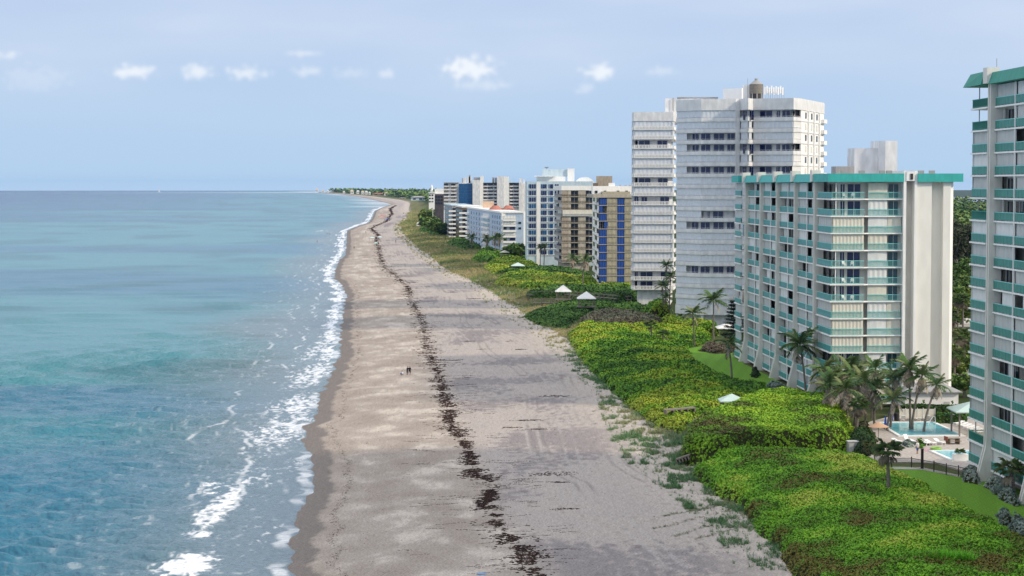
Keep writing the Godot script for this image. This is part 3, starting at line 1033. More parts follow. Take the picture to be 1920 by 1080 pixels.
func white_tower_behind() -> void:
	var g := 3.0
	var pts := [wp(1184.5, 600), wp(1188, 595), wp(1262, 594), wp(1266, 600), wp(1272, 632), wp(1190, 632)]
	var base: Vector2 = pts[0]
	var root := thing("slotted_white_tower", "white tower with slotted balcony fronts standing beside the brown block", "building", Vector3(base.x, g, base.y))
	var pl := rel(pts, base)
	var fh := 2.755
	var top := 58.1 - g
	var n := 18
	part(root, "wall", prism(inset(pl, 1.7), 0.0, top), M.white)
	var open := {2: [[0.13, 0.40], [0.60, 0.84]], 6: [[0.13, 0.42], [0.62, 0.86]], 8: [[0.02, 0.12], [0.2, 0.34], [0.68, 0.9]], 16: [[0.05, 0.11], [0.18, 0.48], [0.70, 0.96]], 17: [[0.18, 0.48], [0.70, 0.9]]}
	for k in n:
		var y := top - fh * (k + 1)
		part(root, "floor_slab", prism(pl, y - 0.2, y), M.white)
		for f in [0, 1, 2]:
			var o := {"rail": "slots" if f == 1 else "solid", "rail_mat": M.bright, "rail_h": 1.12, "rail_out": 0.12, "shutter": M.shutter_blue, "rib": 0.6, "glass": M.navy}
			if open.has(k):
				o.open = true
				o.doors = open[k] if f == 1 else []
			bay(root, pl[f], pl[f + 1], y, fh, o)
		part(root, "side_wall", prism(PackedVector2Array([pl[5] + Vector2(0, 3), pl[0], pl[0] + Vector2(1, 0), pl[5] + Vector2(1, 3)]), y, y + fh - 0.2), M.white)
	part(root, "parapet", prism(pl, top - 0.2, top + 2.45), M.white)
	part(root, "penthouse", prism(rel([wp(1246.5, 612), wp(1268, 612), wp(1268, 628), wp(1247, 628)], base), top + 2.4, hy(184.5, 612) - g), M.white)
	part(root, "vent_pipe", cyl(0.15, 0.15, 4.0, 6), M.metal, Vector3(wp(1261.5, 611.5).x - base.x, hy(196, 612) - g, wp(1261.5, 611.5).y - base.y))
	part(root, "ground_storey", prism(inset(pl, 1.9), 0.0, top - fh * n - 0.2), M.white)

# ---------------------------------------------------------------- buildings farther along the beach
func hy(py: float, d: float) -> float:
	return at(960, py, d).y

func quadplan(a: Vector2, b: Vector2, deep: Vector2) -> PackedVector2Array:
	return PackedVector2Array([a, b, b + deep, a + deep])

func build_distant_buildings() -> void:
	brown_block()
	blue_shutter_block()
	window_tower()
	low_blue_row()
	glass_block()
	far_blocks()
	headland()

func brown_block() -> void:
	var base := wp(1053, 849)
	var root := thing("brown_apartment_block", "tan apartment block with dark recessed balconies beside the blue-shuttered one", "building", Vector3(base.x, 3, base.y))
	var far_left := wp(1039.5, 885) - base
	var right := wp(1112, 850) - base
	var pl := PackedVector2Array([Vector2.ZERO, right, right + Vector2(-2.5, -36), far_left])
	var top := hy(356, 849) - 3.0
	var fh := 2.75
	part(root, "wall", prism(inset(pl, 1.5), 0, top), M.beige)
	rng.seed = 5
	for k in 11:
		var y := top - fh * (k + 1)
		part(root, "floor_slab", prism(pl, y - 0.22, y), M.beige)
		var front := [[0.0, 0.19, 0], [0.19, 0.30, 2], [0.30, 0.53, 1], [0.53, 0.77, 2], [0.77, 1.0, 1]]
		for f in front:
			var a: Vector2 = Vector2.ZERO.lerp(right, f[0])
			var c: Vector2 = Vector2.ZERO.lerp(right, f[1])
			if f[2] == 1:
				bay(root, a, c, y, fh, {"rail": "picket", "rail_mat": M.brown, "shutter": M.tan, "open": true, "doors": [[0.05, 0.95]], "recess": 1.3, "rail_h": 1.0})
			elif f[2] == 2:
				bay(root, a, c, y, fh, {"rail": "picket", "rail_mat": M.brown, "shutter": M.beige, "open": false, "rail_h": 1.0, "rib": 1.2})
			else:
				bay(root, a, c, y, fh, {"rail": "picket", "rail_mat": M.brown, "shutter": M.tan, "open": false, "rib": 1.2})
		if k == 3:
			bay(root, Vector2(0.4, 0.3), right + Vector2(-0.2, 0.3), y, fh, {"shutter": M.shutter_cream, "rib": 1.4, "rail": "slots", "rail_mat": M.shutter_grey})
		for i in 5:
			var a := far_left.lerp(Vector2.ZERO, i / 5.0)
			var c := far_left.lerp(Vector2.ZERO, (i + 0.92) / 5.0)
			bay(root, a, c, y, fh, {"rail": "slots", "rail_mat": M.grey, "shutter": M.shutter_grey, "open": rng.randf() < 0.62, "doors": [[0.1, 0.9]], "recess": 0.9, "rail_h": 1.05})
	part(root, "parapet", prism(pl, top - 0.2, top + 1.65), M.bright)
	part(root, "lift_tower", prism(rel([wp(1118, 868), wp(1148, 868), wp(1148, 876), wp(1118, 876)], base), top, hy(330, 868) - 3.0), M.tan)
	part(root, "plant_room", prism(rel([wp(1112, 864), wp(1121, 864), wp(1121, 870), wp(1112, 870)], base), top, hy(343, 864) - 3.0), M.brown)

func blue_shutter_block() -> void:
	var base := wp(1122.5, 707)
	var root := thing("blue_shutter_block", "beige apartment block with two columns of bright blue shutters", "building", Vector3(base.x, 3, base.y))
	var right := wp(1190, 708) - base
	var far_left := wp(1111, 752) - base
	var pl := PackedVector2Array([Vector2.ZERO, right, right + Vector2(-2.5, -45), far_left])
	var top := hy(370, 707) - 3.0
	var fh := 2.73
	part(root, "wall", prism(inset(pl, 1.4), 0, top + 2.0), M.olive)
	for k in 11:
		var y := top - fh * (k + 1)
		part(root, "floor_slab", prism(pl, y - 0.2, y), M.beige)
		for f in [[0.02, 0.225, 1], [0.23, 0.52, 0], [0.525, 0.715, 1], [0.72, 1.0, 0]]:
			var a: Vector2 = Vector2.ZERO.lerp(right, f[0])
			var c: Vector2 = Vector2.ZERO.lerp(right, f[1])
			if f[2] == 1:
				bay(root, a, c, y, fh, {"shutter": M.blue_shutter, "rib": 0.45, "open": (k == 3 and f[0] < 0.1) or (k == 1 and f[0] < 0.1), "doors": [[0.05, 0.35], [0.55, 0.85]], "recess": 1.2, "half": 0.5, "half_at": 0.25 if k == 1 else 0.9})
			else:
				bay(root, a, c, y, fh, {"shutter": M.olive, "rib": 0.7, "rail": "picket", "rail_mat": M.beige, "rail_h": 1.05})
		for i in 3:
			var a := far_left.lerp(Vector2.ZERO, i / 3.0)
			var c := far_left.lerp(Vector2.ZERO, (i + 0.9) / 3.0)
			bay(root, a, c, y, fh, {"rail": "solid", "rail_mat": M.bright, "shutter": M.bright, "open": (k + i) % 2 == 0, "doors": [[0.2, 0.8]], "recess": 0.8})
	part(root, "roof_edge", prism(PackedVector2Array([Vector2(-1.9, 0.3), right + Vector2(0, 0.3), right + Vector2(0, -20), Vector2(-3.4, -20)]), top - 0.1, top + 1.1), M.beige)
	var up := rel([wp(1111, 716), wp(1190, 716), wp(1190, 740), wp(1109, 740)], base)
	part(root, "top_storey", prism(up, top + 1.1, hy(349, 716) - 3.0), M.bright)
	for px in [1118, 1134.5, 1159, 1175]:
		var v := wp(px, 715.9) - base
		part(root, "window", box(0.9, 0.95, 0.2), M.glass, Vector3(v.x, hy(360, 716) - 3.0, v.y))
	part(root, "plant_room", prism(rel([wp(1141, 717), wp(1153, 717), wp(1153, 724), wp(1141, 724)], base), top + 1.2, hy(343, 717) - 3.0), M.bright)
	for px in [1163, 1173, 1181]:
		var v := wp(px, 722) - base
		part(root, "roof_vent", box(0.8, 0.5, 0.8), M.metal, Vector3(v.x, hy(348, 722) - 3.0, v.y))

func window_tower() -> void:
	var base := wp(988, 905)
	var root := thing("white_window_tower", "white tower with grids of dark blue windows and domed roof", "building", Vector3(base.x, 3, base.y))
	var right := wp(1112, 905) - base
	var pl := PackedVector2Array([Vector2.ZERO, right, right + Vector2(-3, -30), wp(985, 930) - base])
	part(root, "wall", prism(pl, 0, hy(340, 905) - 3.0), M.powder)
	part(root, "pier", prism(rel([wp(1006, 904.6), wp(1013, 904.6), wp(1013, 905.5), wp(1006, 905.5)], base), 0, hy(342, 905) - 3.0), M.bright)
	var s := 905.0 / FOC
	for k in 11:
		var y := hy(349.5 + 12.35 * k, 905) - 3.0
		for p in [[992.2, 1.3], [995.0, 2.9], [999.0, 2.9], [1003.0, 2.9], [1016.0, 2.9], [1019.8, 2.9], [1023.4, 2.9], [1029.4, 1.2], [1034.2, 5.6], [1042.0, 3.0], [1046.0, 3.0]]:
			var v := wp(p[0], 905) - base
			part(root, "window", box(p[1] * s, 1.95, 0.2), M.navy if (k * 3 + int(p[0])) % 4 else M.blue_glass, Vector3(v.x, y, 0.06))
		part(root, "sill", box(right.x, 0.25, 0.35), M.bright, Vector3(right.x / 2, y - 1.25, 0.12))
	part(root, "roof_slab", prism(rel([wp(1002, 908), wp(1041, 908), wp(1041, 930), wp(1002, 930)], base), hy(331, 908) - 3.0, hy(329.6, 908) - 3.0), M.bright)
	part(root, "penthouse", prism(rel([wp(1006, 911), wp(1060, 911), wp(1060, 930), wp(1006, 930)], base), hy(341, 908) - 3.0, hy(331, 908) - 3.0), M.bright)
	part(root, "penthouse", prism(rel([wp(1017, 914), wp(1064, 914), wp(1064, 928), wp(1017, 928)], base), hy(331, 910) - 3.0, hy(317, 912) - 3.0), M.powder)
	part(root, "lift_tower", prism(rel([wp(1064, 913), wp(1077, 913), wp(1077, 925), wp(1064, 925)], base), hy(341, 910) - 3.0, hy(316, 912) - 3.0), M.bright)
	var dish := wp(1025, 915) - base
	part(root, "dish_pole", cyl(0.15, 0.15, 1.0, 6), M.metal, Vector3(dish.x, hy(316, 915) - 3.0, dish.y))
	part(root, "dish", cyl(0.4, 1.2, 0.5, 12), M.metal, Vector3(dish.x, hy(314.2, 915) - 3.0, dish.y))
	# barrel dome
	var c := wp(1097, 912) - base
	var st := new_st()
	var rx := 18.0 * 912.0 / FOC
	var rh := hy(331, 912) - hy(346, 912)
	var y0 := hy(347, 912) - 3.0
	for i in 14:
		var a0 := PI * i / 14
		var a1 := PI * (i + 1) / 14
		var p0 := Vector3(c.x - rx * cos(a0), y0 + rh * sin(a0), c.y)
		var p1 := Vector3(c.x - rx * cos(a1), y0 + rh * sin(a1), c.y)
		var bk := Vector3(0, 0, -14)
		quad(st, p0, p0 + bk, p1 + bk, p1)
		tri(st, Vector3(c.x, y0, c.y), p0, p1)
	part(root, "dome", done(st), M.bright)

func low_blue_row() -> void:
	var lx := func(d: float) -> float: return -5.9 - 0.1032 * (d - 1025.0)
	var roofy := 24.8
	var pos := func(px: float) -> Vector2:
		var d := 99.9 / ((px - 960.0) / FOC + 0.1032)
		return Vector2(-5.9 - 0.1032 * (d - 1025.0), -d)
	var secs := [["blue_apartment_block", "pale blue low apartment block with white end and square windows", 876.0, 939.0, M.pale_blue],
		["brown_low_block", "brown low apartment block behind the pale blue one", 854.7, 867.7, M.brown],
		["grey_low_block", "grey low apartment block behind the thatched hut", 834.0, 847.8, M.grey]]
	for s in secs:
		var a: Vector2 = pos.call(s[2])
		var b: Vector2 = pos.call(s[3])
		var root := thing(s[0], s[1], "building", Vector3(b.x, 3, b.y))
		var la := a - b
		var deep := Vector2(11.5 if s[2] > 870.0 else 14.0, 0.6)
		part(root, "wall", prism(PackedVector2Array([Vector2.ZERO, deep, la + deep, la]), 0, roofy - 3.0), s[4])
		part(root, "parapet", prism(PackedVector2Array([Vector2(-0.3, 0.4), deep + Vector2(0, 0.4), la + deep, la + Vector2(-0.3, 0)]), roofy - 3.0, roofy - 2.1), M.bright if s[2] > 850.0 else M.powder)
		var bs := face_basis(la, Vector2.ZERO)
		var w := la.length()
		for k in 7:
			var y := roofy - 3.0 - 2.4 - 2.85 * k
			if y < 0.5: break
			if s[2] > 870.0:
				for f in [[0.76, 1.0, 4], [0.10, 0.45, 4]]:
					for i in f[2]:
						var t: float = lerpf(f[0], f[1], (i + 0.5) / f[2])
						part(root, "window", box(5.2, 1.5, 0.3), M.navy, Vector3(la.x * (1 - t), y + 0.2, la.y * (1 - t)) + bs.z * 0.05, bs)
				for f in [[0.50, 0.72], [0.0, 0.08]]:
					var t: float = (f[0] + f[1]) / 2
					part(root, "window", box((f[1] - f[0]) * w * 0.8, 1.7, 0.3), M.glass if k % 3 else M.shutter, Vector3(la.x * (1 - t), y + 0.2, la.y * (1 - t)) + bs.z * 0.05, bs)
					part(root, "balcony", box((f[1] - f[0]) * w * 0.85, 1.0, 1.2), M.bright, Vector3(la.x * (1 - t), y - 1.0, la.y * (1 - t)) + bs.z * 0.6, bs)
			else:
				for i in 5:
					var t := (i + 0.5) / 5.0
					part(root, "window", box(w / 9.0, 1.7, 0.3), M.glass, Vector3(la.x * (1 - t), y + 0.2, la.y * (1 - t)) + bs.z * 0.05, bs)
				part(root, "balcony", box(6.0, 1.0, 2.4), M.bright, Vector3(0.8, y - 1.0, 1.2))
				part(root, "window", box(2.6, 1.6, 0.2), M.glass, Vector3(1.6, y + 0.3, 0.05))
		if s[2] > 870.0:
			# white end facing along the beach
			part(root, "end_wall", prism(rel([pos.call(939.0) + Vector2(0.4, 0.5), wp(985, 1024.5), wp(985, 1026), pos.call(939.0) + Vector2(0.4, -1)], b), 0, roofy - 2.2), M.bright)
			var z := 0.75
			for k in 6:
				var y := roofy - 3.0 - 2.1 - 2.75 * k
				part(root, "balcony", box(6.4, 1.0, 1.2), M.bright, Vector3(4.4, y - 1.4, 1.0))
				part(root, "railing", rail_mesh("picket", 6.4, 0.5), M.metal, Vector3(4.4, y - 0.9, 1.5))
				if k == 2 or k == 4:
					part(root, "window", box(1.6, 1.8, 0.2), M.glass, Vector3(2.2, y + 0.1, 0.62))
					part(root, "window", box(2.8, 1.8, 0.2), M.navy, Vector3(5.9, y + 0.1, 0.62))
				else:
					part(root, "shutter", shutter_mesh(6.2, 1.6, 0.8), M.shutter, Vector3(4.4, y - 0.7, 0.62))
				if k in [1, 2]:
					part(root, "window", box(1.4, 1.0, 0.2), M.glass, Vector3(9.6, y, 0.6))
			for px in [929.0, 953.0]:
				var v := wp(px, 1090) - b
				part(root, "roof_cover", cyl(3.6, 1.4, 2.2, 8), M.terracotta, Vector3(v.x, roofy - 0.9, v.y))
			part(root, "roof_terrace", prism(rel([wp(918, 1110), wp(962, 1080), wp(962, 1100), wp(918, 1130)], b), roofy - 3.0, roofy - 1.4), M.terracotta)
			part(root, "roof_house", prism(rel([wp(905, 1180), wp(926, 1180), wp(926, 1190), wp(905, 1190)], b), roofy - 3.0, roofy + 1.6), M.peach)

func glass_block() -> void:
	var d := 1640.0
	var base := wp(832, d)
	var root := thing("glass_fronted_block", "white apartment block with blue glass wall and two tall blank shafts", "building", Vector3(base.x, 3, base.y))
	var add := func(called: String, p0: float, p1: float, y0: float, y1: float, dd: float, m: Material, deep := 14.0) -> void:
		var a := wp(p0, dd) - base
		var b := wp(p1, dd) - base
		part(root, called, prism(PackedVector2Array([a, b, b + Vector2(0, -deep), a + Vector2(0, -deep)]), maxf(hy(y0, dd) - 3.0, 0.0), hy(y1, dd) - 3.0), m)
	add.call("wall", 832, 986, 480, 343, d + 2, M.white)
	add.call("shaft", 886, 900.5, 480, 337.5, d - 2, M.white)
	add.call("shaft", 900.5, 906, 480, 329.8, d - 1, M.bright)  # right side of the shaft, its sunlight painted as brighter white
	add.call("shaft", 932, 945, 480, 330.5, d - 3, M.white)
	add.call("shaft", 945, 954.5, 480, 331, d - 2.4, M.bright)  # sunlit right side of the second shaft, light put into the paint
	add.call("shaft", 973, 979, 480, 342, d - 2, M.white)
	add.call("roof_edge", 832, 860, 343, 342, d - 1, M.grey)
	add.call("roof_edge", 906, 932, 344, 342.5, d - 1, M.dark)
	add.call("roof_edge", 955, 973, 344, 342.5, d - 1, M.dark)
	for r in [[866, 868, 334, 1], [869, 874, 333, 0], [876, 884, 331, 0], [879, 882, 328, 1], [888, 900, 332.5, 1], [923, 927, 332.5, 1], [928, 931.5, 333, 1], [974, 978, 334, 0], [981, 984, 336, 0], [958, 960, 339, 0]]:
		add.call("roof_plant", r[0], r[1], 343, r[2], d + 4, M.grey if r[3] == 1 else M.white, 3.0)
	var s := d / FOC
	for k in 7:
		var y := hy(347.5 + 6.4 * k, d) - 3.0
		for i in 3:
			var v := wp(864.4 + 8.6 * i, d) - base
			part(root, "glass_panel", box(8.5 * s, 2.7, 0.4), M.blue_glass, Vector3(v.x, y, 0.0))
		for p in [[909.5, 6.0], [919.5, 9.0], [929.0, 4.0], [959.0, 6.0], [968.0, 9.0]]:
			var v := wp(p[0], d) - base
			part(root, "window", box(p[1] * s, 1.0, 0.6), M.glass, Vector3(v.x, y + 0.75, -1.8))
		for p in [[906.5, 931.5], [955.5, 972.5], [832.5, 843.0], [844.5, 856.0]]:
			var a := wp(p[0], d) - base
			var b := wp(p[1], d) - base
			part(root, "balcony", box(b.x - a.x, 1.0, 1.0), M.white, Vector3((a.x + b.x) / 2, y - 0.8, -0.9))
			part(root, "recess", box(b.x - a.x - 0.4, 0.5, 0.3), M.brown, Vector3((a.x + b.x) / 2, y - 1.5, -1.9))
		for px in [836.0, 849.5]:
			var v := wp(px, d) - base
			part(root, "window", box(3.4, 1.2, 0.3), M.glass if k in [0, 3] else M.tan, Vector3(v.x, y + 0.5, -1.95))

func far_blocks() -> void:
	var root := thing("turreted_white_building", "far white building with a small turret behind the glass-walled block", "building", at(805, 395, 2200))
	root.position.y = 3
	var b := Vector2(root.position.x, root.position.z)
	part(root, "wall", prism(rel([wp(804, 2200), wp(832, 2200), wp(832, 2215), wp(804, 2215)], b), 0, hy(362, 2200) - 3.0), M.bright)
	part(root, "upper_storey", prism(rel([wp(815, 2201), wp(834, 2201), wp(834, 2214), wp(815, 2214)], b), 0, hy(354, 2200) - 3.0), M.bright)
	var v := wp(809.5, 2205) - b
	part(root, "turret", cyl(1.6, 1.2, 8.0, 10), M.bright, Vector3(v.x, hy(357, 2205) - 3.0, v.y))
	part(root, "turret_cap", cyl(1.2, 0.1, 2.6, 10), M.bright, Vector3(v.x, hy(348, 2205) - 3.0, v.y))
	part(root, "roof_edge", prism(rel([wp(803, 2199), wp(816, 2199), wp(816, 2203), wp(803, 2203)], b), hy(362, 2200) - 3.0, hy(360.5, 2200) - 3.0), M.bright)
	for px in [806, 811, 818, 824]:
		for k in 3:
			var w := wp(px, 2199.8) - b
			part(root, "window", box(1.8, 1.5, 0.3), M.glass, Vector3(w.x, hy(366 + 6 * k, 2200) - 3.0, w.y))
	root = thing("dark_brick_block", "dark brown block half hidden by trees beside the glass-walled block", "building", at(815, 400, 1850))
	root.position.y = 3
	b = Vector2(root.position.x, root.position.z)
	part(root, "wall", prism(rel([wp(815, 1850), wp(834, 1850), wp(834, 1870), wp(815, 1870)], b), 0, hy(364, 1850) - 3.0), weathered(Color(0.10, 0.085, 0.095), 0.8, 0.3, 0.1, 44))
	part(root, "corner_post", prism(rel([wp(811, 1849.5), wp(812, 1849.5), wp(812, 1850.5), wp(811, 1850.5)], b), 0, hy(378, 1850) - 3.0), M.bright)
	for i in 3:
		for k in 3:
			var w := wp(818 + 5 * i, 1849.8) - b
			part(root, "window", box(1.6, 1.5, 0.3), M.glass, Vector3(w.x, hy(369 + 6 * k, 1850) - 3.0, w.y))

func far_house(px: float, py: float, w: float, h: float, wall: Material, roof: Material, label: String) -> void:
	var p := gp(px, py, 3.0)
	var root := thing("seaside_house", label, "house", Vector3(p.x, 3, p.z), 0, "far houses on the headland")
	var s := -p.z / FOC
	var ww := w * s
	var hh := h * s
	part(root, "wall", box(ww, hh, ww * 0.7), wall, Vector3(0, hh / 2, 0))
	var st := new_st()
	var e := ww * 0.56
	var f := ww * 0.42
	var r := Vector3(0, hh * 1.4, 0)
	var a := [Vector3(-e, hh, f), Vector3(e, hh, f), Vector3(e, hh, -f), Vector3(-e, hh, -f)]
	var r0 := r + Vector3(-e * 0.45, 0, 0)
	var r1 := r + Vector3(e * 0.45, 0, 0)
	quad(st, a[0], r0, r1, a[1])
	quad(st, a[2], r1, r0, a[3])
	tri(st, a[1], r1, a[2])
	tri(st, a[3], r0, a[0])
	part(root, "roof", done(st), roof)
	for t in [-0.25, 0.2]:
		part(root, "window", box(ww * 0.2, hh * 0.4, 0.5), M.glass, Vector3(t * ww, hh * 0.5, ww * 0.35))

func headland() -> void:
	var L := "white house among far trees on the headland"
	for h in [[594.5, 360.6, 4, 5.5], [606, 360.9, 3.5, 3.5], [615, 361, 3, 3], [645, 362.5, 4, 3], [660, 363.5, 6, 5.5], [671, 363.8, 5, 5], [680, 364.4, 6, 4.5], [687, 364.7, 5, 5], [693, 365.2, 4, 4]]:
		far_house(h[0], h[1], h[2], h[3], M.bright, M.white if int(h[0]) % 2 else M.peach, L)
	far_house(712, 366.3, 26, 3.2, M.peach, M.terracotta, "long low peach house with red roof on the headland")
	far_house(727, 366.6, 12, 4.6, M.bright, M.peach, "white gabled house beside the long red-roofed one")
	far_house(784, 376, 26, 6.0, M.powder, M.grey, "grey-blue house among trees beyond the turreted building")
	far_house(790, 366.5, 12, 4.0, M.bright, M.bright, "white flat house above the trees beyond the grey-blue house")
	far_house(755, 372.5, 12, 1.6, M.peach, M.grey, "low peach house by the far dunes")

# ---------------------------------------------------------------- plants
func leaf_cluster(seed_: int, n: int, spread: float, leaf: float) -> ArrayMesh:
	var r := RandomNumberGenerator.new()
	r.seed = seed_
	var st := new_st()
	for i in n:
		var c := Vector3(r.randf_range(-1, 1), r.randf_range(-0.6, 0.8), r.randf_range(-1, 1)) * spread
		var up := Vector3(r.randf_range(-0.7, 0.7), 1.0, r.randf_range(-0.7, 0.7)).normalized()
		var t := up.cross(Vector3(r.randf_range(-1, 1), 0.1, r.randf_range(-1, 1))).normalized()
		var s := up.cross(t)
		var a := leaf * r.randf_range(0.75, 1.2)
		var tip := c + t * a + up * a * 0.1
		var bl := c - t * a * 0.7
		var l := c + s * a * 0.75 - up * a * 0.15
		var rr := c - s * a * 0.75 - up * a * 0.15
		quad(st, bl, l, tip, rr)
	return done(st)

func leaf_mat(back := 0.25) -> StandardMaterial3D:
	var m := vmat(0.6, 0.3)
	m.backlight_enabled = true
	m.backlight = Color(back, back, back * 0.6)
	m.cull_mode = BaseMaterial3D.CULL_DISABLED
	return m

func multi(parent: Node, called: String, mesh: Mesh, m: Material, xf: Array, cols: PackedColorArray) -> MultiMeshInstance3D:
	var mm := MultiMesh.new()
	mm.transform_format = MultiMesh.TRANSFORM_3D
	mm.use_colors = true
	mm.mesh = mesh
	mm.instance_count = xf.size()
	for i in xf.size():
		mm.set_instance_transform(i, xf[i])
		mm.set_instance_color(i, cols[i])
	var o := MultiMeshInstance3D.new()
	o.name = called
	o.multimesh = mm
	o.material_override = m
	o.set_meta("kind", "stuff")
	parent.add_child(o, true)
	return o

var hedge_polys: Array = []

func poly_sd(pl: PackedVector2Array, p: Vector2) -> float:
	var best := 1e9
	for i in pl.size():
		var c := Geometry2D.get_closest_point_to_segment(p, pl[i], pl[(i + 1) % pl.size()])
		best = minf(best, c.distance_squared_to(p))
	best = sqrt(best)
	return best if Geometry2D.is_point_in_polygon(p, pl) else -best

func palette_color(pal: Array, x: float, d: float, r: RandomNumberGenerator, scale := 1.0) -> Color:
	var a := n_mid.get_noise_2d(x * 0.085 * scale, d * 0.06 * scale) * 0.9 + n_big.get_noise_2d(x * 0.02, d * 0.012) * 0.4 + r.randf_range(-0.2, 0.2)
	var t := clampf(a * 1.1 + 0.56, 0.0, 0.999) * (pal.size() - 1)
	var i := int(t)
	var c: Color = pal[i].lerp(pal[i + 1], t - i)
	return c * r.randf_range(0.86, 1.14)

# a clipped or wind-cut mass of shrubs standing on the dune
func hedge(called: String, label: String, pts: Array, plane: float, height: float, pal: Array, edge := 1.6, rough := 0.5, dens := 1.0, category := "hedge", group := "") -> void:
	var pl := PackedVector2Array()
	for p in pts:
		var g := gp(p[0], p[1], plane)
		pl.append(Vector2(g.x, g.z))
	hedge_polys.append(pl)
	var mn := pl[0]
	var mx := pl[0]
	for p in pl:
		mn = mn.min(p)
		mx = mx.max(p)
	var mid := (mn + mx) / 2
	var dm := -mid.y
	var cell_x := clampf((mx.x - mn.x) / 60.0, 0.45, 2.0)
	var cell_z := clampf((mx.y - mn.y) / 90.0, 0.6, 4.0)
	var cols := int((mx.x - mn.x) / cell_x) + 3
	var rows := int((mx.y - mn.y) / cell_z) + 3
	var pos := PackedVector3Array()
	var skip := PackedByteArray()
	pos.resize(rows * cols)
	skip.resize(rows * cols)
	var base_y := gh(mid.x, dm)
	var org := Vector3(mid.x, 0, mid.y)
	for r in rows:
		for c in cols:
			var p := Vector2(mn.x - cell_x + c * cell_x, mx.y + cell_z - r * cell_z)
			var wob := n_mid.get_noise_2d(p.x * 0.25, p.y * 0.2) * 0.7
			var sd := poly_sd(pl, p) + wob
			var gy := gh(p.x, -p.y)
			var prof := clampf(sd / edge, 0.0, 1.0)
			prof = sqrt(1.0 - (1.0 - prof) * (1.0 - prof))
			var y := gy - 0.25 + (height + rough * (n_mid.get_noise_2d(p.x * 0.16, p.y * 0.13) * 1.3 + n_fine.get_noise_2d(p.x * 0.5, p.y * 0.4) * 0.5)) * prof
			pos[r * cols + c] = Vector3(p.x, y, p.y) - org
			skip[r * cols + c] = 1 if sd < -0.1 else 0
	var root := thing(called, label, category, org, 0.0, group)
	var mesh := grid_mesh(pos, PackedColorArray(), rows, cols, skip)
	part(root, "branch_shade", mesh, mat(Color(0.030, 0.034, 0.014), 0.95, 0.0, 0.1))  # dark sheet standing in for branches and the shade between leaves
	# leaves spread over the surface
	var rr := RandomNumberGenerator.new()
	rr.seed = 900 + int(absf(mid.x) * 7.0 + dm)
	var xf := []
	var cl := PackedColorArray()
	for r in rows - 1:
		for c in cols - 1:
			var i := r * cols + c
			if skip[i] and skip[i + 1] and skip[i + cols] and skip[i + cols + 1]:
				continue
			var a := pos[i]
			var e1 := pos[i + 1] - a
			var e2 := pos[i + cols] - a
			var nn := e1.cross(e2)
			var area := nn.length()
			nn = nn.normalized()
			var d := -(a.z + org.z)
			var size := maxf(0.16, d * 0.00074)
			var cnt := area * dens * (0.98 if nn.y > 0.5 else 0.40) / (size * size)
			var k := int(cnt) + (1 if rr.randf() < cnt - int(cnt) else 0)
			for j in k:
				var p := a + e1 * rr.randf() + e2 * rr.randf() + nn * rr.randf_range(-0.05, 0.55) * size
				var s := size * rr.randf_range(0.75, 1.35)
				var b := Basis(Vector3.UP, rr.randf() * TAU).scaled(Vector3(s, s, s))
				var tilt := Quaternion(Vector3.UP, (Vector3.UP * 0.6 + nn).normalized())
				xf.append(Transform3D(Basis(tilt) * b, p))
				cl.append(palette_color(pal, p.x + org.x, -(p.z + org.z), rr))
	multi(root, "foliage", mesh_cache.leaf, M.leaf, xf, cl)

func in_hedge(x: float, z: float) -> bool:
	var p := Vector2(x, z)
	for pl in hedge_polys:
		if Geometry2D.is_point_in_polygon(p, pl):
			return true
	return false

func grass_tuft(seed_: int, n: int, h: float, spread: float) -> ArrayMesh:
	var r := RandomNumberGenerator.new()
	r.seed = seed_
	var st := new_st()
	for i in n:
		var a := r.randf() * TAU
		var b := Vector3(cos(a), 0, sin(a)) * spread * r.randf()
		var lean := Vector3(cos(a), 0, sin(a)) * h * r.randf_range(0.15, 0.7)
		var tip := b + lean + Vector3(0, h * r.randf_range(0.6, 1.0), 0)
		var s := Vector3(-sin(a), 0, cos(a)) * 0.05 * h
		tri(st, b - s, b + lean * 0.35 + Vector3(0, h * 0.5, 0), b + s)
		tri(st, b - s * 0.6 + lean * 0.3 + Vector3(0, h * 0.4, 0), tip, b + s * 0.6 + lean * 0.3 + Vector3(0, h * 0.4, 0))
	return done(st)

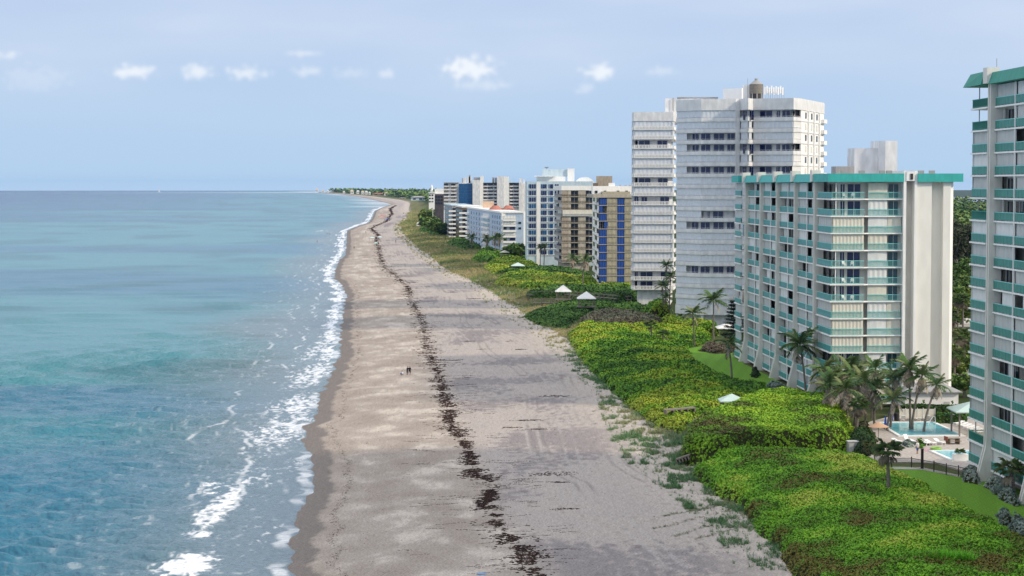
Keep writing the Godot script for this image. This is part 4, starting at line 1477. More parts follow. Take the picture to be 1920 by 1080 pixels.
func build_dune_plants() -> void:
	mesh_cache.leaf = leaf_cluster(4, 7, 0.62, 0.62)
	mesh_cache.leaf2 = leaf_cluster(9, 9, 0.8, 0.42)
	M.leaf = leaf_mat()
	var bright := [Color(0.065, 0.13, 0.012), Color(0.085, 0.185, 0.012), Color(0.125, 0.265, 0.016), Color(0.20, 0.33, 0.020), Color(0.27, 0.33, 0.035)]
	var fore := [Color(0.14, 0.12, 0.022), Color(0.085, 0.215, 0.012), Color(0.13, 0.33, 0.014), Color(0.21, 0.42, 0.020), Color(0.38, 0.47, 0.06)]
	var mixed := [Color(0.045, 0.13, 0.010), Color(0.08, 0.21, 0.012), Color(0.145, 0.29, 0.016), Color(0.21, 0.34, 0.02), Color(0.28, 0.34, 0.03)]
	var dark := [Color(0.025, 0.06, 0.014), Color(0.042, 0.11, 0.016), Color(0.065, 0.155, 0.022), Color(0.10, 0.19, 0.04)]
	var brownish := [Color(0.085, 0.075, 0.022), Color(0.10, 0.19, 0.015), Color(0.14, 0.30, 0.015), Color(0.20, 0.36, 0.02), Color(0.25, 0.39, 0.025)]
	var yellow := [Color(0.085, 0.18, 0.015), Color(0.16, 0.27, 0.02), Color(0.24, 0.34, 0.03), Color(0.30, 0.33, 0.045)]
	var taupe := [Color(0.13, 0.115, 0.075), Color(0.20, 0.175, 0.115), Color(0.16, 0.19, 0.11), Color(0.25, 0.21, 0.14)]
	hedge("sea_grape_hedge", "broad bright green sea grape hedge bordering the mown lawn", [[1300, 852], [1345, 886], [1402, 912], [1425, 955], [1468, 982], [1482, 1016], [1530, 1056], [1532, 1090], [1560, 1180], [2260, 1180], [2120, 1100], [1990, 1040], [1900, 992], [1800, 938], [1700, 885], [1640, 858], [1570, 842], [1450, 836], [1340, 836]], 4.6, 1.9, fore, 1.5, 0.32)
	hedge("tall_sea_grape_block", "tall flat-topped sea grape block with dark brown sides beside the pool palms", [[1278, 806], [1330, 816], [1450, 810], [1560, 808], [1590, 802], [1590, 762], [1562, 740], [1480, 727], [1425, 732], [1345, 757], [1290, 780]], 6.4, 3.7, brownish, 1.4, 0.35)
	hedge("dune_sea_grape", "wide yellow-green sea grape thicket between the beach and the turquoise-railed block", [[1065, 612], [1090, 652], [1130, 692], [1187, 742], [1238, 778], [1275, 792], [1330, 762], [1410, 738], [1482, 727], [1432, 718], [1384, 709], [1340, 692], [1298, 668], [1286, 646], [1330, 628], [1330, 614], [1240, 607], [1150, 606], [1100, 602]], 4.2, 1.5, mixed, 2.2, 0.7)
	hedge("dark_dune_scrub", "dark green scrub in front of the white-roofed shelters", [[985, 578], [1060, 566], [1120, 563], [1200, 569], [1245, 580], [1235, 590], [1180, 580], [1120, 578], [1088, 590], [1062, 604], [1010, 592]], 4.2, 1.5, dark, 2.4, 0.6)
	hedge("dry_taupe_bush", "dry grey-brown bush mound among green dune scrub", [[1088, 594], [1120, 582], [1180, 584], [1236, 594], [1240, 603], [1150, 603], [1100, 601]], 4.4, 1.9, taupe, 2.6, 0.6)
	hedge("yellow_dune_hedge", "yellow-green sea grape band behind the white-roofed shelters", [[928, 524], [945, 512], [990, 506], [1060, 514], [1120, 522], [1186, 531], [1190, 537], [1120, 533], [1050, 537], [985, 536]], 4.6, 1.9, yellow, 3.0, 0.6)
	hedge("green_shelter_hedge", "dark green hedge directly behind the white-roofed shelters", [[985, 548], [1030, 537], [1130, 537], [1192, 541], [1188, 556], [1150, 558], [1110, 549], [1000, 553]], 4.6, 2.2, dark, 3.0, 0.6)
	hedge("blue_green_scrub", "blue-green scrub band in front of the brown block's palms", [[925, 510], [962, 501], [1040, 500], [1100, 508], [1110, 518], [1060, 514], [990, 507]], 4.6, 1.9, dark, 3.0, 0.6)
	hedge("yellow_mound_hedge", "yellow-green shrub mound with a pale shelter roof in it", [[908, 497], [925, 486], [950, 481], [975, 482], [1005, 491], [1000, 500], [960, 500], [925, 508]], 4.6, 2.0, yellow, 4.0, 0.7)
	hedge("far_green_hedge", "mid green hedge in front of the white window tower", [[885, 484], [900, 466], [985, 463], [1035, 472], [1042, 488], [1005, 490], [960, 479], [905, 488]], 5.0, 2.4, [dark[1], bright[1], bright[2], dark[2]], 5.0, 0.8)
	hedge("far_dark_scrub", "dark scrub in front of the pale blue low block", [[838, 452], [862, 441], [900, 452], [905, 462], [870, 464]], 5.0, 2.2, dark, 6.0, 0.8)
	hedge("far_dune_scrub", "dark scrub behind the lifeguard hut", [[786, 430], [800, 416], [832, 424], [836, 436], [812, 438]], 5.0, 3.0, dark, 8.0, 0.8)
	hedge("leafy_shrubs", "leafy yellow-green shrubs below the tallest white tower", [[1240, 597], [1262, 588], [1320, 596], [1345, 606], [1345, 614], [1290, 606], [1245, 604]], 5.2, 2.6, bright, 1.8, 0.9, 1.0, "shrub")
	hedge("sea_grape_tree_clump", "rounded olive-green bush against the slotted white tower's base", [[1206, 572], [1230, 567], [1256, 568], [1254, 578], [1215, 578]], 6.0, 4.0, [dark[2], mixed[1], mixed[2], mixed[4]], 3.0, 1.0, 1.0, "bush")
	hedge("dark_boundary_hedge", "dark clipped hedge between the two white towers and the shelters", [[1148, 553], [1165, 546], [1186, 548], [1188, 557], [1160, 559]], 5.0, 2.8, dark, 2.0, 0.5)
	dune_grass()
	beach_vine()
	lawns()

func dune_grass() -> void:
	var r := RandomNumberGenerator.new()
	r.seed = 321
	var tuft := grass_tuft(2, 12, 1.0, 0.45)
	var gm := leaf_mat(0.2)
	var green := [Color(0.075, 0.17, 0.065), Color(0.12, 0.225, 0.095), Color(0.17, 0.25, 0.13), Color(0.26, 0.28, 0.15)]
	var straw := [Color(0.13, 0.20, 0.06), Color(0.20, 0.245, 0.085), Color(0.29, 0.28, 0.12), Color(0.37, 0.32, 0.16)]
	var xf := []
	var cl := PackedColorArray()
	for i in 85000:
		# even over the picture's rows so that near and far tufts are equally dense on screen
		var d := 1.0 / lerpf(1.0 / 196.0, 1.0 / 2600.0, pow(r.randf(), 0.62))
		var xe := edge_x(d)
		var wide := 9.0 + smoothstep(420.0, 620.0, d) * 26.0
		var k := r.randf_range(-7.0, wide)
		var x := xe + k
		var n := n_mid.get_noise_2d(x * 0.22, d * 0.11)
		if k < 2.5 and n < lerpf(0.28, -0.12, (k + 7.0) / 9.5) + smoothstep(420.0, 560.0, d) * (0.25 if k < 0.0 else -0.6):
			if r.randf() > 0.05:
				continue
		elif k < 14.0 and n < -0.35 and r.randf() > 0.25:
			continue
		if in_hedge(x, -d):
			continue
		var s := (0.42 + 0.5 * r.randf()) * maxf(1.0, d / 520.0)
		if k < 0.0: s *= 0.75
		var y := gh(x, d) - 0.03
		xf.append(Transform3D(Basis(Vector3.UP, r.randf() * TAU).scaled(Vector3(s, s * r.randf_range(0.7, 1.1), s)), Vector3(x, y, -d)))
		var t := smoothstep(430.0, 620.0, d + 130.0 * n_big.get_noise_2d(x * 0.03, d * 0.012))
		cl.append(palette_color(green, x, d, r).lerp(palette_color(straw, x, d, r, 0.5), t))
	var o := multi(self, "dune_grass", tuft, gm, xf, cl)
	tag(o, "tufts of sea oats and dune grass along the top of the beach", "grass", "", "stuff")

func beach_vine() -> void:
	# runners creeping from the dune over the sand, and a tall green grass clump in the hedge
	var r := RandomNumberGenerator.new()
	r.seed = 17
	var xf := []
	var cl := PackedColorArray()
	for e in [[1400, 948, 1225, 992], [1405, 962, 1262, 1004], [1345, 946, 1245, 968], [1290, 770, 1195, 790], [1190, 748, 1110, 772], [1235, 838, 1190, 846], [1440, 975, 1300, 1012], [1150, 700, 1080, 712]]:
		var a := gp(e[0], e[1], 1.9)
		var b := gp(e[2], e[3], 1.7)
		for i in 130:
			var t := pow(r.randf(), 1.3)
			var p := a.lerp(b, t) + Vector3(r.randfn() * 0.12, 0, r.randfn() * (0.5 - 0.35 * t) + 1.2 * n_mid.get_noise_1d(t * 3.0 + e[0]))
			p.y = gh(p.x, -p.z) + 0.08
			xf.append(Transform3D(Basis(Vector3.UP, r.randf() * TAU).scaled(Vector3.ONE * r.randf_range(0.08, 0.2)), p))
			cl.append(Color(0.10, 0.17, 0.05).lerp(Color(0.16, 0.14, 0.08), r.randf()))
	var o := multi(self, "beach_vine", mesh_cache.leaf2, M.leaf, xf, cl)
	tag(o, "thin runners of beach vine creeping over the sand", "vine", "", "stuff")
	var g := gp(1770, 1040, 5.0)
	var root := thing("tall_grass_clump", "clump of tall bright green grass standing in the broad hedge", "grass", Vector3(g.x, 4.2, g.z))
	xf = []
	cl = PackedColorArray()
	for i in 150:
		var p := Vector3(r.randfn() * 1.4, 0, r.randfn() * 0.7)
		xf.append(Transform3D(Basis(Vector3.UP, r.randf() * TAU).scaled(Vector3.ONE * r.randf_range(0.9, 1.5)), p))
		cl.append(Color(0.14, 0.42, 0.02) * r.randf_range(0.8, 1.2))
	multi(root, "blades", grass_tuft(5, 12, 1.0, 0.3), M.leaf, xf, cl)

func lawns() -> void:
	var m := weathered(Color(0.17, 0.40, 0.010), 0.95, 0.4, 0.5, 51)
	var areas := [["lawn", [[1590, 846], [1670, 877], [1725, 880], [1790, 893], [1830, 902], [2030, 945], [2400, 1040], [2200, 1100], [1960, 1040], [1790, 945], [1680, 890]]],
		["side_lawn", [[1268, 660], [1330, 648], [1392, 650], [1394, 684], [1450, 712], [1486, 732], [1440, 745], [1370, 728], [1310, 702], [1270, 680]]]]
	for a in areas:
		var pl := PackedVector2Array()
		for p in a[1]:
			var g := gp(p[0], p[1], 3.15)
			pl.append(Vector2(g.x, g.z))
		var mn := pl[0]
		var mx := pl[0]
		for p in pl:
			mn = mn.min(p); mx = mx.max(p)
		var st := SurfaceTool.new()
		st.begin(Mesh.PRIMITIVE_TRIANGLES)
		# mown stripes of slightly different grass, cut into strips
		var n := 26
		for i in n:
			var t0 := float(i) / n
			var t1 := float(i + 1) / n
			var strip := PackedVector2Array([Vector2(lerpf(mn.x - 20, mx.x, t0), mx.y), Vector2(lerpf(mn.x - 20, mx.x, t1), mx.y), Vector2(lerpf(mn.x - 20, mx.x, t1) + 20, mn.y), Vector2(lerpf(mn.x - 20, mx.x, t0) + 20, mn.y)])
			var tone := 1.0 if i % 2 == 0 else 0.92
			for piece in Geometry2D.intersect_polygons(pl, strip):
				var idx := Geometry2D.triangulate_polygon(piece)
				for j in range(0, idx.size(), 3):
					var A: Vector2 = piece[idx[j]]
					var B: Vector2 = piece[idx[j + 1]]
					var C: Vector2 = piece[idx[j + 2]]
					if (B - A).cross(C - A) < 0.0:
						var T := B; B = C; C = T
					for v in [A, B, C]:
						st.set_color(Color(tone, tone, tone))
						st.set_normal(Vector3.UP)
						st.add_vertex(Vector3(v.x, 3.42, v.y))
		m.vertex_color_use_as_albedo = true
		structure(a[0], st.commit(), m, "mown grass lawn")

# ---------------------------------------------------------------- palms and trees
func frond_mesh(seed_: int, droop: float, ragged: float) -> ArrayMesh:
	var key := "fr%d" % seed_
	if mesh_cache.has(key):
		return mesh_cache[key]
	var r := RandomNumberGenerator.new()
	r.seed = seed_
	var st := new_st()
	var pts := []
	var n := 9
	for i in n + 1:
		var t := float(i) / n
		pts.append(Vector3(t * (1.0 - 0.18 * droop * t), 0.22 * t - droop * 0.75 * t * t, 0.0))
	for i in n:
		var w := 0.020 * (1.0 - float(i) / n) + 0.005
		quad(st, pts[i] + Vector3(0, 0, w), pts[i] + Vector3(0, 0, -w), pts[i + 1] + Vector3(0, 0, -w), pts[i + 1] + Vector3(0, 0, w))
	for i in 22:
		var t := 0.12 + 0.88 * i / 21.0
		var f := t * n
		var a: Vector3 = pts[mini(int(f), n - 1)].lerp(pts[mini(int(f) + 1, n)], f - int(f))
		var l := 0.30 * sin(PI * clampf(t * 0.85 + 0.12, 0, 1)) + 0.05
		for s in [-1.0, 1.0]:
			if r.randf() < ragged:
				continue
			var ll := l * r.randf_range(0.8, 1.1)
			var tip := a + Vector3(ll * 0.55, -ll * r.randf_range(0.25, 0.75), s * ll * 0.8)
			tri(st, a + Vector3(-0.034, 0, 0), tip, a + Vector3(0.034, 0, 0))
	mesh_cache[key] = done(st)
	return mesh_cache[key]

func fan_mesh(seed_: int) -> ArrayMesh:
	var key := "fan%d" % seed_
	if mesh_cache.has(key):
		return mesh_cache[key]
	var r := RandomNumberGenerator.new()
	r.seed = seed_
	var st := new_st()
	quad(st, Vector3(0, 0, 0.015), Vector3(0, 0, -0.015), Vector3(0.5, 0.1, -0.012), Vector3(0.5, 0.1, 0.012))
	var c := Vector3(0.5, 0.1, 0)
	for i in 15:
		var a := lerpf(-1.9, 1.9, i / 14.0)
		var l := 0.5 * r.randf_range(0.8, 1.1) * (1.0 - 0.18 * absf(a) / 1.9)
		var tip := c + Vector3(cos(a) * l, -0.22 * l - 0.12 * r.randf(), sin(a) * l)
		var s := Vector3(-sin(a), 0, cos(a)) * 0.045
		var m := c + Vector3(cos(a), 0, sin(a)) * l * 0.55 + Vector3(0, 0.02, 0)
		quad(st, c, m + s, tip, m - s)
	mesh_cache[key] = done(st)
	return mesh_cache[key]

func palm(label: String, base: Vector3, crown: Vector3, n_green: int, n_dead: int, length: float, kind := "coconut", group := "", called := "") -> void:
	var root := thing(called if called else ("coconut_palm" if kind == "coconut" else "cabbage_palm"), label, "palm", base, 0.0, group)
	var r := RandomNumberGenerator.new()
	r.seed = int(base.x * 31.0 + base.z * 17.0) & 0xffff
	var top := crown - base
	var st := new_st()
	var pts := []
	var rad := []
	for i in 9:
		var t := i / 8.0
		pts.append(Vector3(top.x * t * t * (1.6 - 0.6 * t), top.y * t, top.z * t) + Vector3(0, -0.3 if i == 0 else 0.0, 0))
		rad.append(lerpf(0.21, 0.13, t) * (1.35 if i == 0 else 1.0) * (1.25 if kind == "fan" else 1.0))
	st_tube(st, pts, rad, 8)
	part(root, "trunk", done(st), M.trunk)
	for i in n_green:
		var t := float(i) / n_green
		var yaw := i * 2.399 + r.randf_range(-0.3, 0.3)
		var up := lerpf(1.15, -0.35, t) + r.randf_range(-0.15, 0.15)
		var l := length * r.randf_range(0.82, 1.08) * (0.8 if t < 0.15 else 1.0)
		var b := Basis(Vector3.UP, yaw) * Basis(Vector3(0, 0, 1), up)
		var mesh := fan_mesh(20 + i % 4) if kind == "fan" else frond_mesh(30 + i % 5, 0.35 + 0.13 * (i % 5), 0.10)
		part(root, "frond", mesh, [M.frond, M.frond_b, M.frond_c][r.randi() % 3], top, b.scaled(Vector3(l, l, l)))
	for i in n_dead:
		var yaw := i * 2.0 + r.randf_range(-0.4, 0.4)
		var up := r.randf_range(-1.35, -0.6)
		var l := length * r.randf_range(0.65, 0.95)
		var b := Basis(Vector3.UP, yaw) * Basis(Vector3(0, 0, 1), up)
		part(root, "dead_frond", fan_mesh(20 + i % 4) if kind == "fan" else frond_mesh(40 + i % 4, 0.5 + 0.1 * (i % 4), 0.3), M.dead_frond if i % 2 else M.dead_frond_b, top + Vector3(0, -0.1, 0), b.scaled(Vector3(l, l, l)))

# palm from photograph positions of crown centre, with its distance from where its foot stands
func palm_px(label: String, bx: float, cx: float, cy: float, d: float, ng: int, nd: int, length: float, kind := "coconut", group := "") -> void:
	var c := at(cx, cy, d)
	var b := at(bx, cy, d)
	b.y = maxf(gh(b.x, d), 2.9)
	palm(label, b, c, ng, nd, length, kind, group)

func build_palms() -> void:
	M.trunk = weathered(Color(0.27, 0.24, 0.21), 0.95, 0.4, 1.5, 61)
	for e in [["frond", Color(0.085, 0.155, 0.045)], ["frond_b", Color(0.16, 0.195, 0.085)], ["frond_c", Color(0.06, 0.12, 0.050)], ["dead_frond", Color(0.29, 0.24, 0.19)], ["dead_frond_b", Color(0.38, 0.33, 0.27)]]:
		var m := mat(e[1], 0.7, 0.0, 0.25)
		m.backlight_enabled = true
		m.backlight = Color(0.2, 0.2, 0.12)
		m.cull_mode = BaseMaterial3D.CULL_DISABLED
		M[e[0]] = m
	palm_px("slender coconut palm with pale trunk and one brown frond beside the side lawn", 1373, 1366, 644, 368, 9, 3, 3.4)
	palm_px("coconut palm on the thicket beside the side lawn, spreading grey-green fronds", 1302, 1299, 588, 452, 13, 1, 3.7)
	palm_px("coconut palm with full round crown before the tallest white tower's lobby", 1338, 1338, 562, 478, 17, 1, 4.2)
	palm_px("full coconut palm standing against the turquoise-railed block", 1512, 1500, 646, 338, 17, 4, 4.4)
	palm_px("cabbage palm with dark round head on the yellow-green thicket", 1223, 1220, 610, 458, 16, 2, 1.9, "fan")
	palm_px("small cabbage palm with spiky head on the yellow-green thicket", 1244, 1243, 628, 450, 14, 1, 1.8, "fan")
	palm_px("lone cabbage palm rising from the broad hedge by the mown lawn", 1667, 1664, 848, 230, 22, 7, 2.1, "fan")
	palm_px("cabbage palm beside the silver bushes at the green-railed tower's foot", 1902, 1896, 882, 233, 20, 5, 2.2, "fan")
	var g := "palms clustered round the pool"
	var close := "palm with brown hanging fronds in the dense cluster beside the tall hedge block"
	for p in [[1548, 1546, 694, 318], [1566, 1568, 712, 306], [1600, 1596, 694, 316], [1624, 1622, 716, 300], [1636, 1642, 692, 314], [1590, 1586, 730, 296], [1560, 1556, 728, 300], [1640, 1636, 728, 302], [1604, 1604, 708, 304], [1576, 1578, 694, 322]]:
		palm_px(close, p[0], p[1], p[2], p[3], 11, 13, 3.9, "coconut", g)
	palm_px("cabbage palm with thick skirt of dead leaves beside the tall hedge block", 1606, 1610, 762, 288, 20, 22, 1.9, "fan", g)
	palm_px("coconut palm leaning over the tan parasol by the pool", 1664, 1676, 748, 296, 14, 5, 3.2, "coconut", g)
	palm_px("coconut palm rising behind the folded blue parasol", 1671, 1680, 708, 300, 14, 6, 3.3, "coconut", g)
	palm_px("tall coconut palm with straight trunk at the middle of the pool's edge", 1708, 1704, 690, 298, 15, 9, 3.6, "coconut", g)
	palm_px("coconut palm with leaning trunk beside the green poolside bush", 1711, 1729, 704, 297, 15, 8, 3.4, "coconut", g)
	palm_px("short-crowned leaning palm at the pool's end towards the picnic bench", 1733, 1756, 722, 294, 11, 8, 2.9, "coconut", g)
	for p in [[1247, 1250, 498, 556], [1255, 1257, 520, 552], [1243, 1243, 536, 548], [1262, 1250, 558, 545]]:
		palm_px("slim dark palm in the clump between the two white towers", p[0], p[1], p[2], p[3], 14, 2, 2.8, "coconut", "slim palms between the white towers")
	palm_px("ragged palm in front of the tan apartment block", 1072, 1074, 486, 800, 10, 6, 4.2)
	palm_px("brown-fronded palm in front of the blue-shuttered block's corner", 1092, 1096, 488, 690, 11, 9, 4.2)
	for p in [[1013, 1013, 464, 885], [1020, 1021, 463, 885]]:
		palm_px("small palm at the foot of the white window tower", p[0], p[1], p[2], p[3], 13, 4, 3.0, "coconut", "small palms below the window tower")
	for p in [[929, 928, 447, 1000], [936, 937, 446, 1000], [884, 884, 446, 1100], [912, 913, 449, 1040]]:
		palm_px("far palm in front of the pale blue low block", p[0], p[1], p[2], p[3], 12, 4, 4.5, "coconut", "palms before the pale blue block")
	for p in [[1786, 1785, 600, 420], [1800, 1799, 628, 395], [1809, 1808, 636, 388], [1796, 1796, 562, 470], [1806, 1806, 566, 470], [1790, 1790, 668, 352]]:
		palm_px("palm by the car park behind the turquoise-railed block", p[0], p[1], p[2], p[3], 15, 6, 2.4, "fan", "palms by the car park")
	# low cycads and fan clumps by the pool
	norfolk_pine()

func norfolk_pine() -> void:
	var c := at(1376, 556, 450)
	var base := Vector3(c.x, 3.0, c.z)
	var root := thing("norfolk_pine", "dark tiered conifer beside the turquoise-railed block's far end", "tree", base)
	var h := c.y - 3.0
	var st := new_st()
	st_tube(st, [Vector3.ZERO, Vector3(0, h * 0.5, 0), Vector3(0, h, 0)], [0.22, 0.14, 0.04], 7)
	part(root, "trunk", done(st), M.trunk)
	var r := RandomNumberGenerator.new()
	r.seed = 8
	var xf := []
	var cl := PackedColorArray()
	for tier in 13:
		var t := tier / 13.0
		var y := h * (0.06 + 0.9 * t)
		var reach := lerpf(2.5, 0.5, t * t) * (0.8 if tier == 0 else 1.0)
		for k in 7:
			var a := k * TAU / 7 + tier * 0.4
			for s in 9:
				var q := reach * (s + 1) / 9.0
				var p := Vector3(cos(a) * q, y + 0.25 * q / reach + r.randf_range(-0.06, 0.06), sin(a) * q)
				xf.append(Transform3D(Basis(Vector3.UP, r.randf() * TAU).scaled(Vector3.ONE * r.randf_range(0.34, 0.55)), p))
				cl.append(Color(0.012, 0.030, 0.018) * r.randf_range(0.7, 1.5))
	multi(root, "crown", mesh_cache.leaf2, M.leaf, xf, cl)

func tree(label: String, base: Vector3, h: float, rad: float, pal: Array, size: float, group := "", category := "tree", called := "broadleaf_tree") -> void:
	var root := thing(called, label, category, base, 0.0, group)
	var r := RandomNumberGenerator.new()
	r.seed = int(absf(base.x * 13.0 + base.z * 7.0)) & 0xffff
	var st := new_st()
	st_tube(st, [Vector3(0, -0.3, 0), Vector3(0.1, h * 0.3, 0), Vector3(0.0, h * 0.7, 0.1)], [rad * 0.09, rad * 0.065, rad * 0.03], 7)
	for i in 5:
		var a := i * 1.3
		st_tube(st, [Vector3(0.05, h * 0.28, 0), Vector3(cos(a) * rad * 0.4, h * 0.55, sin(a) * rad * 0.4), Vector3(cos(a) * rad * 0.75, h * 0.75, sin(a) * rad * 0.75)], [rad * 0.04, rad * 0.028, rad * 0.012], 5)
	part(root, "trunk", done(st), M.trunk)
	var xf := []
	var cl := PackedColorArray()
	var lobes := 9 + r.randi() % 5
	for i in lobes:
		var a := r.randf() * TAU
		var q := sqrt(r.randf()) * rad * 0.72
		var c := Vector3(cos(a) * q, h * r.randf_range(0.42, 0.86), sin(a) * q)
		var lr := rad * r.randf_range(0.28, 0.46)
		var n := int(26.0 * (lr / size) * (lr / size) * 0.16) + 14
		for j in n:
			var v := Vector3(r.randfn(), r.randfn() * 0.75, r.randfn()).normalized() * lr * pow(r.randf(), 0.33)
			xf.append(Transform3D(Basis.from_euler(Vector3(r.randf_range(-0.5, 0.5), r.randf() * TAU, r.randf_range(-0.5, 0.5))).scaled(Vector3.ONE * size * r.randf_range(0.7, 1.3)), c + v))
			cl.append(palette_color(pal, base.x + c.x * 4.0, -base.z + c.z * 4.0, r))
	multi(root, "crown", mesh_cache.leaf, M.leaf, xf, cl)

# ---------------------------------------------------------------- pool terrace
func flat_poly(pts: Array, h: float, y: float) -> ArrayMesh:
	var pl := PackedVector2Array()
	for p in pts:
		var g := gp(p[0], p[1], h)
		pl.append(Vector2(g.x, g.z))
	if not Geometry2D.is_polygon_clockwise(pl):
		pl.reverse()
	var out := PackedVector2Array()
	for i in pl.size():
		out.append(pl[pl.size() - 1 - i])
	return prism(out, y - 0.3, y)

func ground_px(px: float, py: float, h := 3.35) -> Vector3:
	return gp(px, py, h)

func swimming_pool(label: String, corners: Array) -> void:
	var c := []
	var mid := Vector3.ZERO
	for p in corners:
		var g := gp(p[0], p[1], 3.4)
		c.append(g)
		mid += g / corners.size()
	mid.y = 3.35
	var root := thing("swimming_pool", label, "pool", mid)
	var st := new_st()
	var v := []
	for g in c:
		v.append(g - mid + Vector3(0, 0.03, 0))
	quad(st, v[3], v[0], v[1], v[2])
	part(root, "water", done(st), M.pool_water)
	for i in 4:
		var a: Vector3 = v[i]
		var b: Vector3 = v[(i + 1) % 4]
		var d := b - a
		part(root, "coping", box(d.length() + 0.5, 0.16, 0.5), M.bright, (a + b) / 2 + Vector3(0, 0.0, 0), Basis(d.normalized(), Vector3.UP, d.normalized().cross(Vector3.UP)))

func lounger(label: String, pos: Vector3, turn: float, up: float, group: String) -> void:
	var root := thing("sun_lounger", label, "sun lounger", pos, turn, group)
	part(root, "seat", box(0.65, 0.09, 1.3), M.plastic, Vector3(0, 0.36, 0.25))
	part(root, "backrest", box(0.65, 0.08, 0.8), M.plastic, Vector3(0, 0.38 + 0.37 * sin(up), -0.38 - 0.36 * cos(up)), Basis(Vector3.RIGHT, up))
	for x in [-0.28, 0.28]:
		for z in [-0.3, 0.8]:
			part(root, "leg", box(0.06, 0.33, 0.06), M.plastic, Vector3(x, 0.165, z))

func bin(label: String, pos: Vector3, m: Material) -> void:
	var root := thing("waste_bin", label, "bin", pos)
	part(root, "drum", cyl(0.36, 0.42, 1.1, 14), m, Vector3(0, 0.55, 0))
	part(root, "lid", cyl(0.45, 0.38, 0.12, 14), m, Vector3(0, 1.16, 0))

func hip_roof(w: float, d: float, h: float, ridge: float) -> ArrayMesh:
	var st := new_st()
	var e := w / 2
	var f := d / 2
	var a := [Vector3(-e, 0, f), Vector3(e, 0, f), Vector3(e, 0, -f), Vector3(-e, 0, -f)]
	var r0 := Vector3(-ridge / 2, h, 0)
	var r1 := Vector3(ridge / 2, h, 0)
	quad(st, a[0], r0, r1, a[1])
	quad(st, a[2], r1, r0, a[3])
	tri(st, a[1], r1, a[2])
	tri(st, a[3], r0, a[0])
	quad(st, a[0], a[1], a[2], a[3])
	st_box(st, Vector3(0, -0.08, 0), Vector3(w, 0.14, d))
	return done(st)

func shelter(called: String, label: String, pos: Vector3, w: float, eave: float, rise: float, roof: Material, deck := true) -> void:
	var root := thing(called, label, "shelter", pos)
	part(root, "roof", hip_roof(w, w, rise, 0.1), roof, Vector3(0, eave, 0))
	for x in [-0.4, 0.4]:
		for z in [-0.4, 0.4]:
			part(root, "post", box(0.22, eave - 0.15, 0.22), M.wood, Vector3(x * w, (eave - 0.15) / 2, z * w))
	if deck:
		part(root, "deck", box(w * 0.95, 0.2, w * 0.95), M.wood, Vector3(0, eave - 2.4, 0))
		for s in [-1, 1]:
			part(root, "handrail", box(w * 0.8, 0.12, 0.1), M.wood, Vector3(0, eave - 1.4, s * w * 0.43))

func boardwalk(label: String, a: Vector3, b: Vector3, wide := 1.6, rails := true) -> void:
	var mid := (a + b) / 2
	var d := b - a
	var root := thing("boardwalk", label, "boardwalk", mid)
	var bs := Basis(d.normalized(), Vector3.UP, d.normalized().cross(Vector3.UP).normalized()).orthonormalized()
	part(root, "deck", box(d.length(), 0.16, wide), M.wood, Vector3.ZERO, bs)
	if not rails:
		for i in 5:
			part(root, "bearer", box(0.16, 0.5, wide), M.wood, bs.x * (i / 4.0 - 0.5) * (d.length() - 0.3) + Vector3(0, -0.33, 0), bs)
		return
	for s in [-0.5, 0.5]:
		part(root, "handrail", box(d.length(), 0.12, 0.12), M.wood, bs.z * s * wide + Vector3(0, 1.0, 0), bs)
		var n := maxi(2, int(d.length() / 2.4))
		for i in n + 1:
			part(root, "post", box(0.14, 2.1, 0.14), M.wood, bs.z * s * wide + bs.x * (float(i) / n - 0.5) * d.length() + Vector3(0, 0.0, 0), bs)

